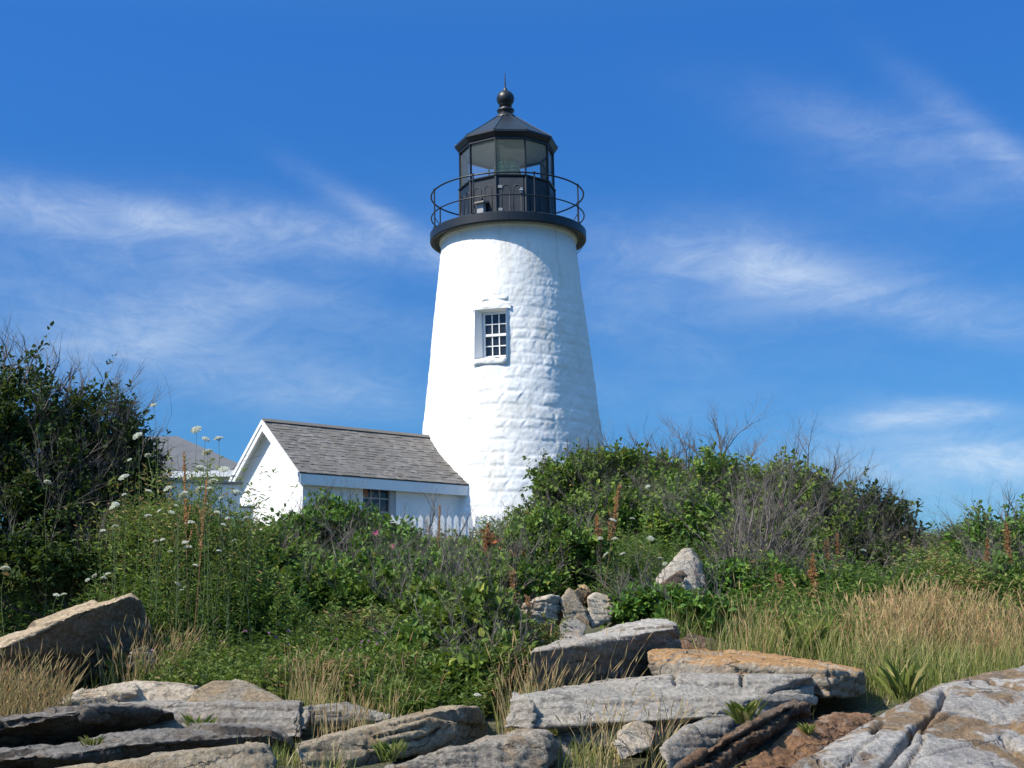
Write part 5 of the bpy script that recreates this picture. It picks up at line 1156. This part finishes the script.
low = [(115, 506), (103, 532), (170, 553), (163, 541), (188, 550), (195, 567), (156, 543), (115, 528)]
for i, (px, py) in enumerate(low): carrot('white wild carrot flower head low in front of the dark bayberry bushes', px, py, 11.0+.15*(i % 3), .75, 370+i, 1, .045, 'low wild carrots before the bayberries')
carrot('lone pale wild carrot head against the dark bush, left part of the picture edge', 47, 484, 11.8, 1.2, 390, 1, .05)
carrot('round greenish carrot head low at the left picture edge', 5, 571, 10.9, .6, 391, 1, .05)
flat = [(95, 577), (103, 580), (88, 581), (56, 597), (64, 596), (177, 585), (186, 588), (182, 592), (158, 595), (108, 576)]
for i, (px, py) in enumerate(flat): carrot('small flat white flower head just above the tilted brown boulder', px, py, 11.4+.15*(i % 3), .45, 400+i, 1, .036, 'flat white flowers above the tilted boulder')
rgt_ = [(648, 488), (612, 522), (632, 520), (600, 540), (615, 541), (623, 556), (660, 560), (607, 556), (665, 565), (650, 540)]
for i, (px, py) in enumerate(rgt_): carrot('small white flower head in the tall weeds between the bushes and the pale pointed boulder', px, py, 13.1+.2*(i % 3), .7, 420+i, 1, .045, 'white flowers left of the pointed boulder')
rg2 = [(914, 587), (922, 585), (905, 592), (958, 594), (937, 580)]
for i, (px, py) in enumerate(rg2): carrot('white flower head at the top of the dry grass near the pink-grey rock', px, py, 13.4+.2*(i % 2), .5, 440+i, 1, .055, 'white flowers over the dry grass')
carrot('grey-green carrot head among bare branches before the right bush', 863, 552, 13.4, .9, 450, 1, .055)
carrot('white flower head at the brown-leaved weeds below the middle roses', 317, 605, 12.6, .5, 451, 1, .045)
carrot('white flower head above the tan cracked boulder', 477, 697, 8.9, .3, 452, 1, .035)

# rusty dock stalks
def dock(label, px, py, Yd, hgt, seed, lean=0.0, frac=.55, thick=.022, group=None):
    g = np.random.default_rng(seed); top = P(px, py, Yd); base = top-np.array([lean, 0, hgt*K]); base[2] = min(base[2], float(gz(base[0], base[1])))
    o = empty('dock_plant', base, label, 'plant', group)
    seg_mesh('stem', [base, base+(top-base)*.5], [base+(top-base)*.5, top], [.006, .004], [.004, .002], M['dock_stem'], o)
    n = 520; f = 1-frac*g.random(n); k = np.floor(f*22)/22
    p = base+np.outer(.7*f+.3*k, top-base)+g.normal(0, 1, (n, 3))*(thick*(1.42-f)*(.55+.9*_h(k*40, 0, 0, seed)))[:, None]*np.array([1, 1, .8])
    for b_ in range(3):
        az = g.uniform(0, 6.28); s = slice(b_*40, b_*40+40); ff = g.random(40); p0 = base+(top-base)*(.55+.1*b_)
        p[s] = p0+np.outer(ff*.22, [math.cos(az)*.25, math.sin(az)*.25, 1.0])+g.normal(0, thick*.4, (40, 3))
    p = np.vstack([p, base+np.outer(np.linspace(1-frac, 1, 90), top-base)])
    V, F = blob_mesh(p, .0125 if thick > .015 else .0085, g)
    link('seed_head', np_mesh('seed_head', V, F, False, np.repeat(g.random(len(p)), 4)), M['dock'], o); return o
M['dock_stem'] = mat_paint('dock_stem', (.20, .10, .05), .8, .1, 0)
dock('leaning orange-brown dock stalk in front of the tall rose bushes', 620, 484, 14.0, 1.1, 1, .28, .45, .022)
dock('pale brown upright dock stalk left of the leaning one', 597, 515, 14.2, .8, 2, .0, .6, .02)
dock('slim rusty dock stalk behind the roses beside the shed wall', 440, 505, 14.4, .8, 3, .05, .3, .007)
dock('rusty dock stalk at the edge of the grey bare branches, right of the blossoms', 779, 575, 12.4, .65, 4, .02, .7, .02)
dock('dark rusty dock stalk standing tallest left of the dry grass', 813, 553, 12.8, .95, 5, .02, .75, .022)
dock('orange-brown dock stalk before the dark rounded bush', 827, 538, 13.4, .95, 6, -.02, .6, .022)
dock('pale orange dock stalk right beside the dark rounded bush foot', 837, 533, 13.5, .95, 7, .02, .6, .02)
dock('thin dock stalk at the top of the dry grass before the far right bush', 987, 537, 13.6, .95, 8, .03, .55, .018)
dock('rusty dock stalk at the far right edge of the thicket', 1006, 522, 13.8, 1.1, 9, -.02, .6, .02)
dock('short red dock stalk beside the pink-grey rock', 867, 590, 13.2, .35, 10, 0, .7, .018)
dock('short red-brown dock stalk on the white jagged rock', 529, 597, 10.8, .35, 11, 0, .6, .012)
dock('tall brown dock stalk through the wild carrots, left of the garden wall', 184, 452, 11.2, 1.3, 12, -.10, .32, .011)
dock('brown dock stalk among wild carrots in front of the garden wall', 207, 478, 11.0, 1.0, 13, .12, .36, .010)
dock('rusty seed stalk with scattered leaves before the picket fence roses', 488, 523, 14.2, .55, 14, .1, .5, .03)
dock('brown withered stalk low beside the rock heap, under the roses', 514, 572, 12.6, .55, 15, .05, .7, .035)
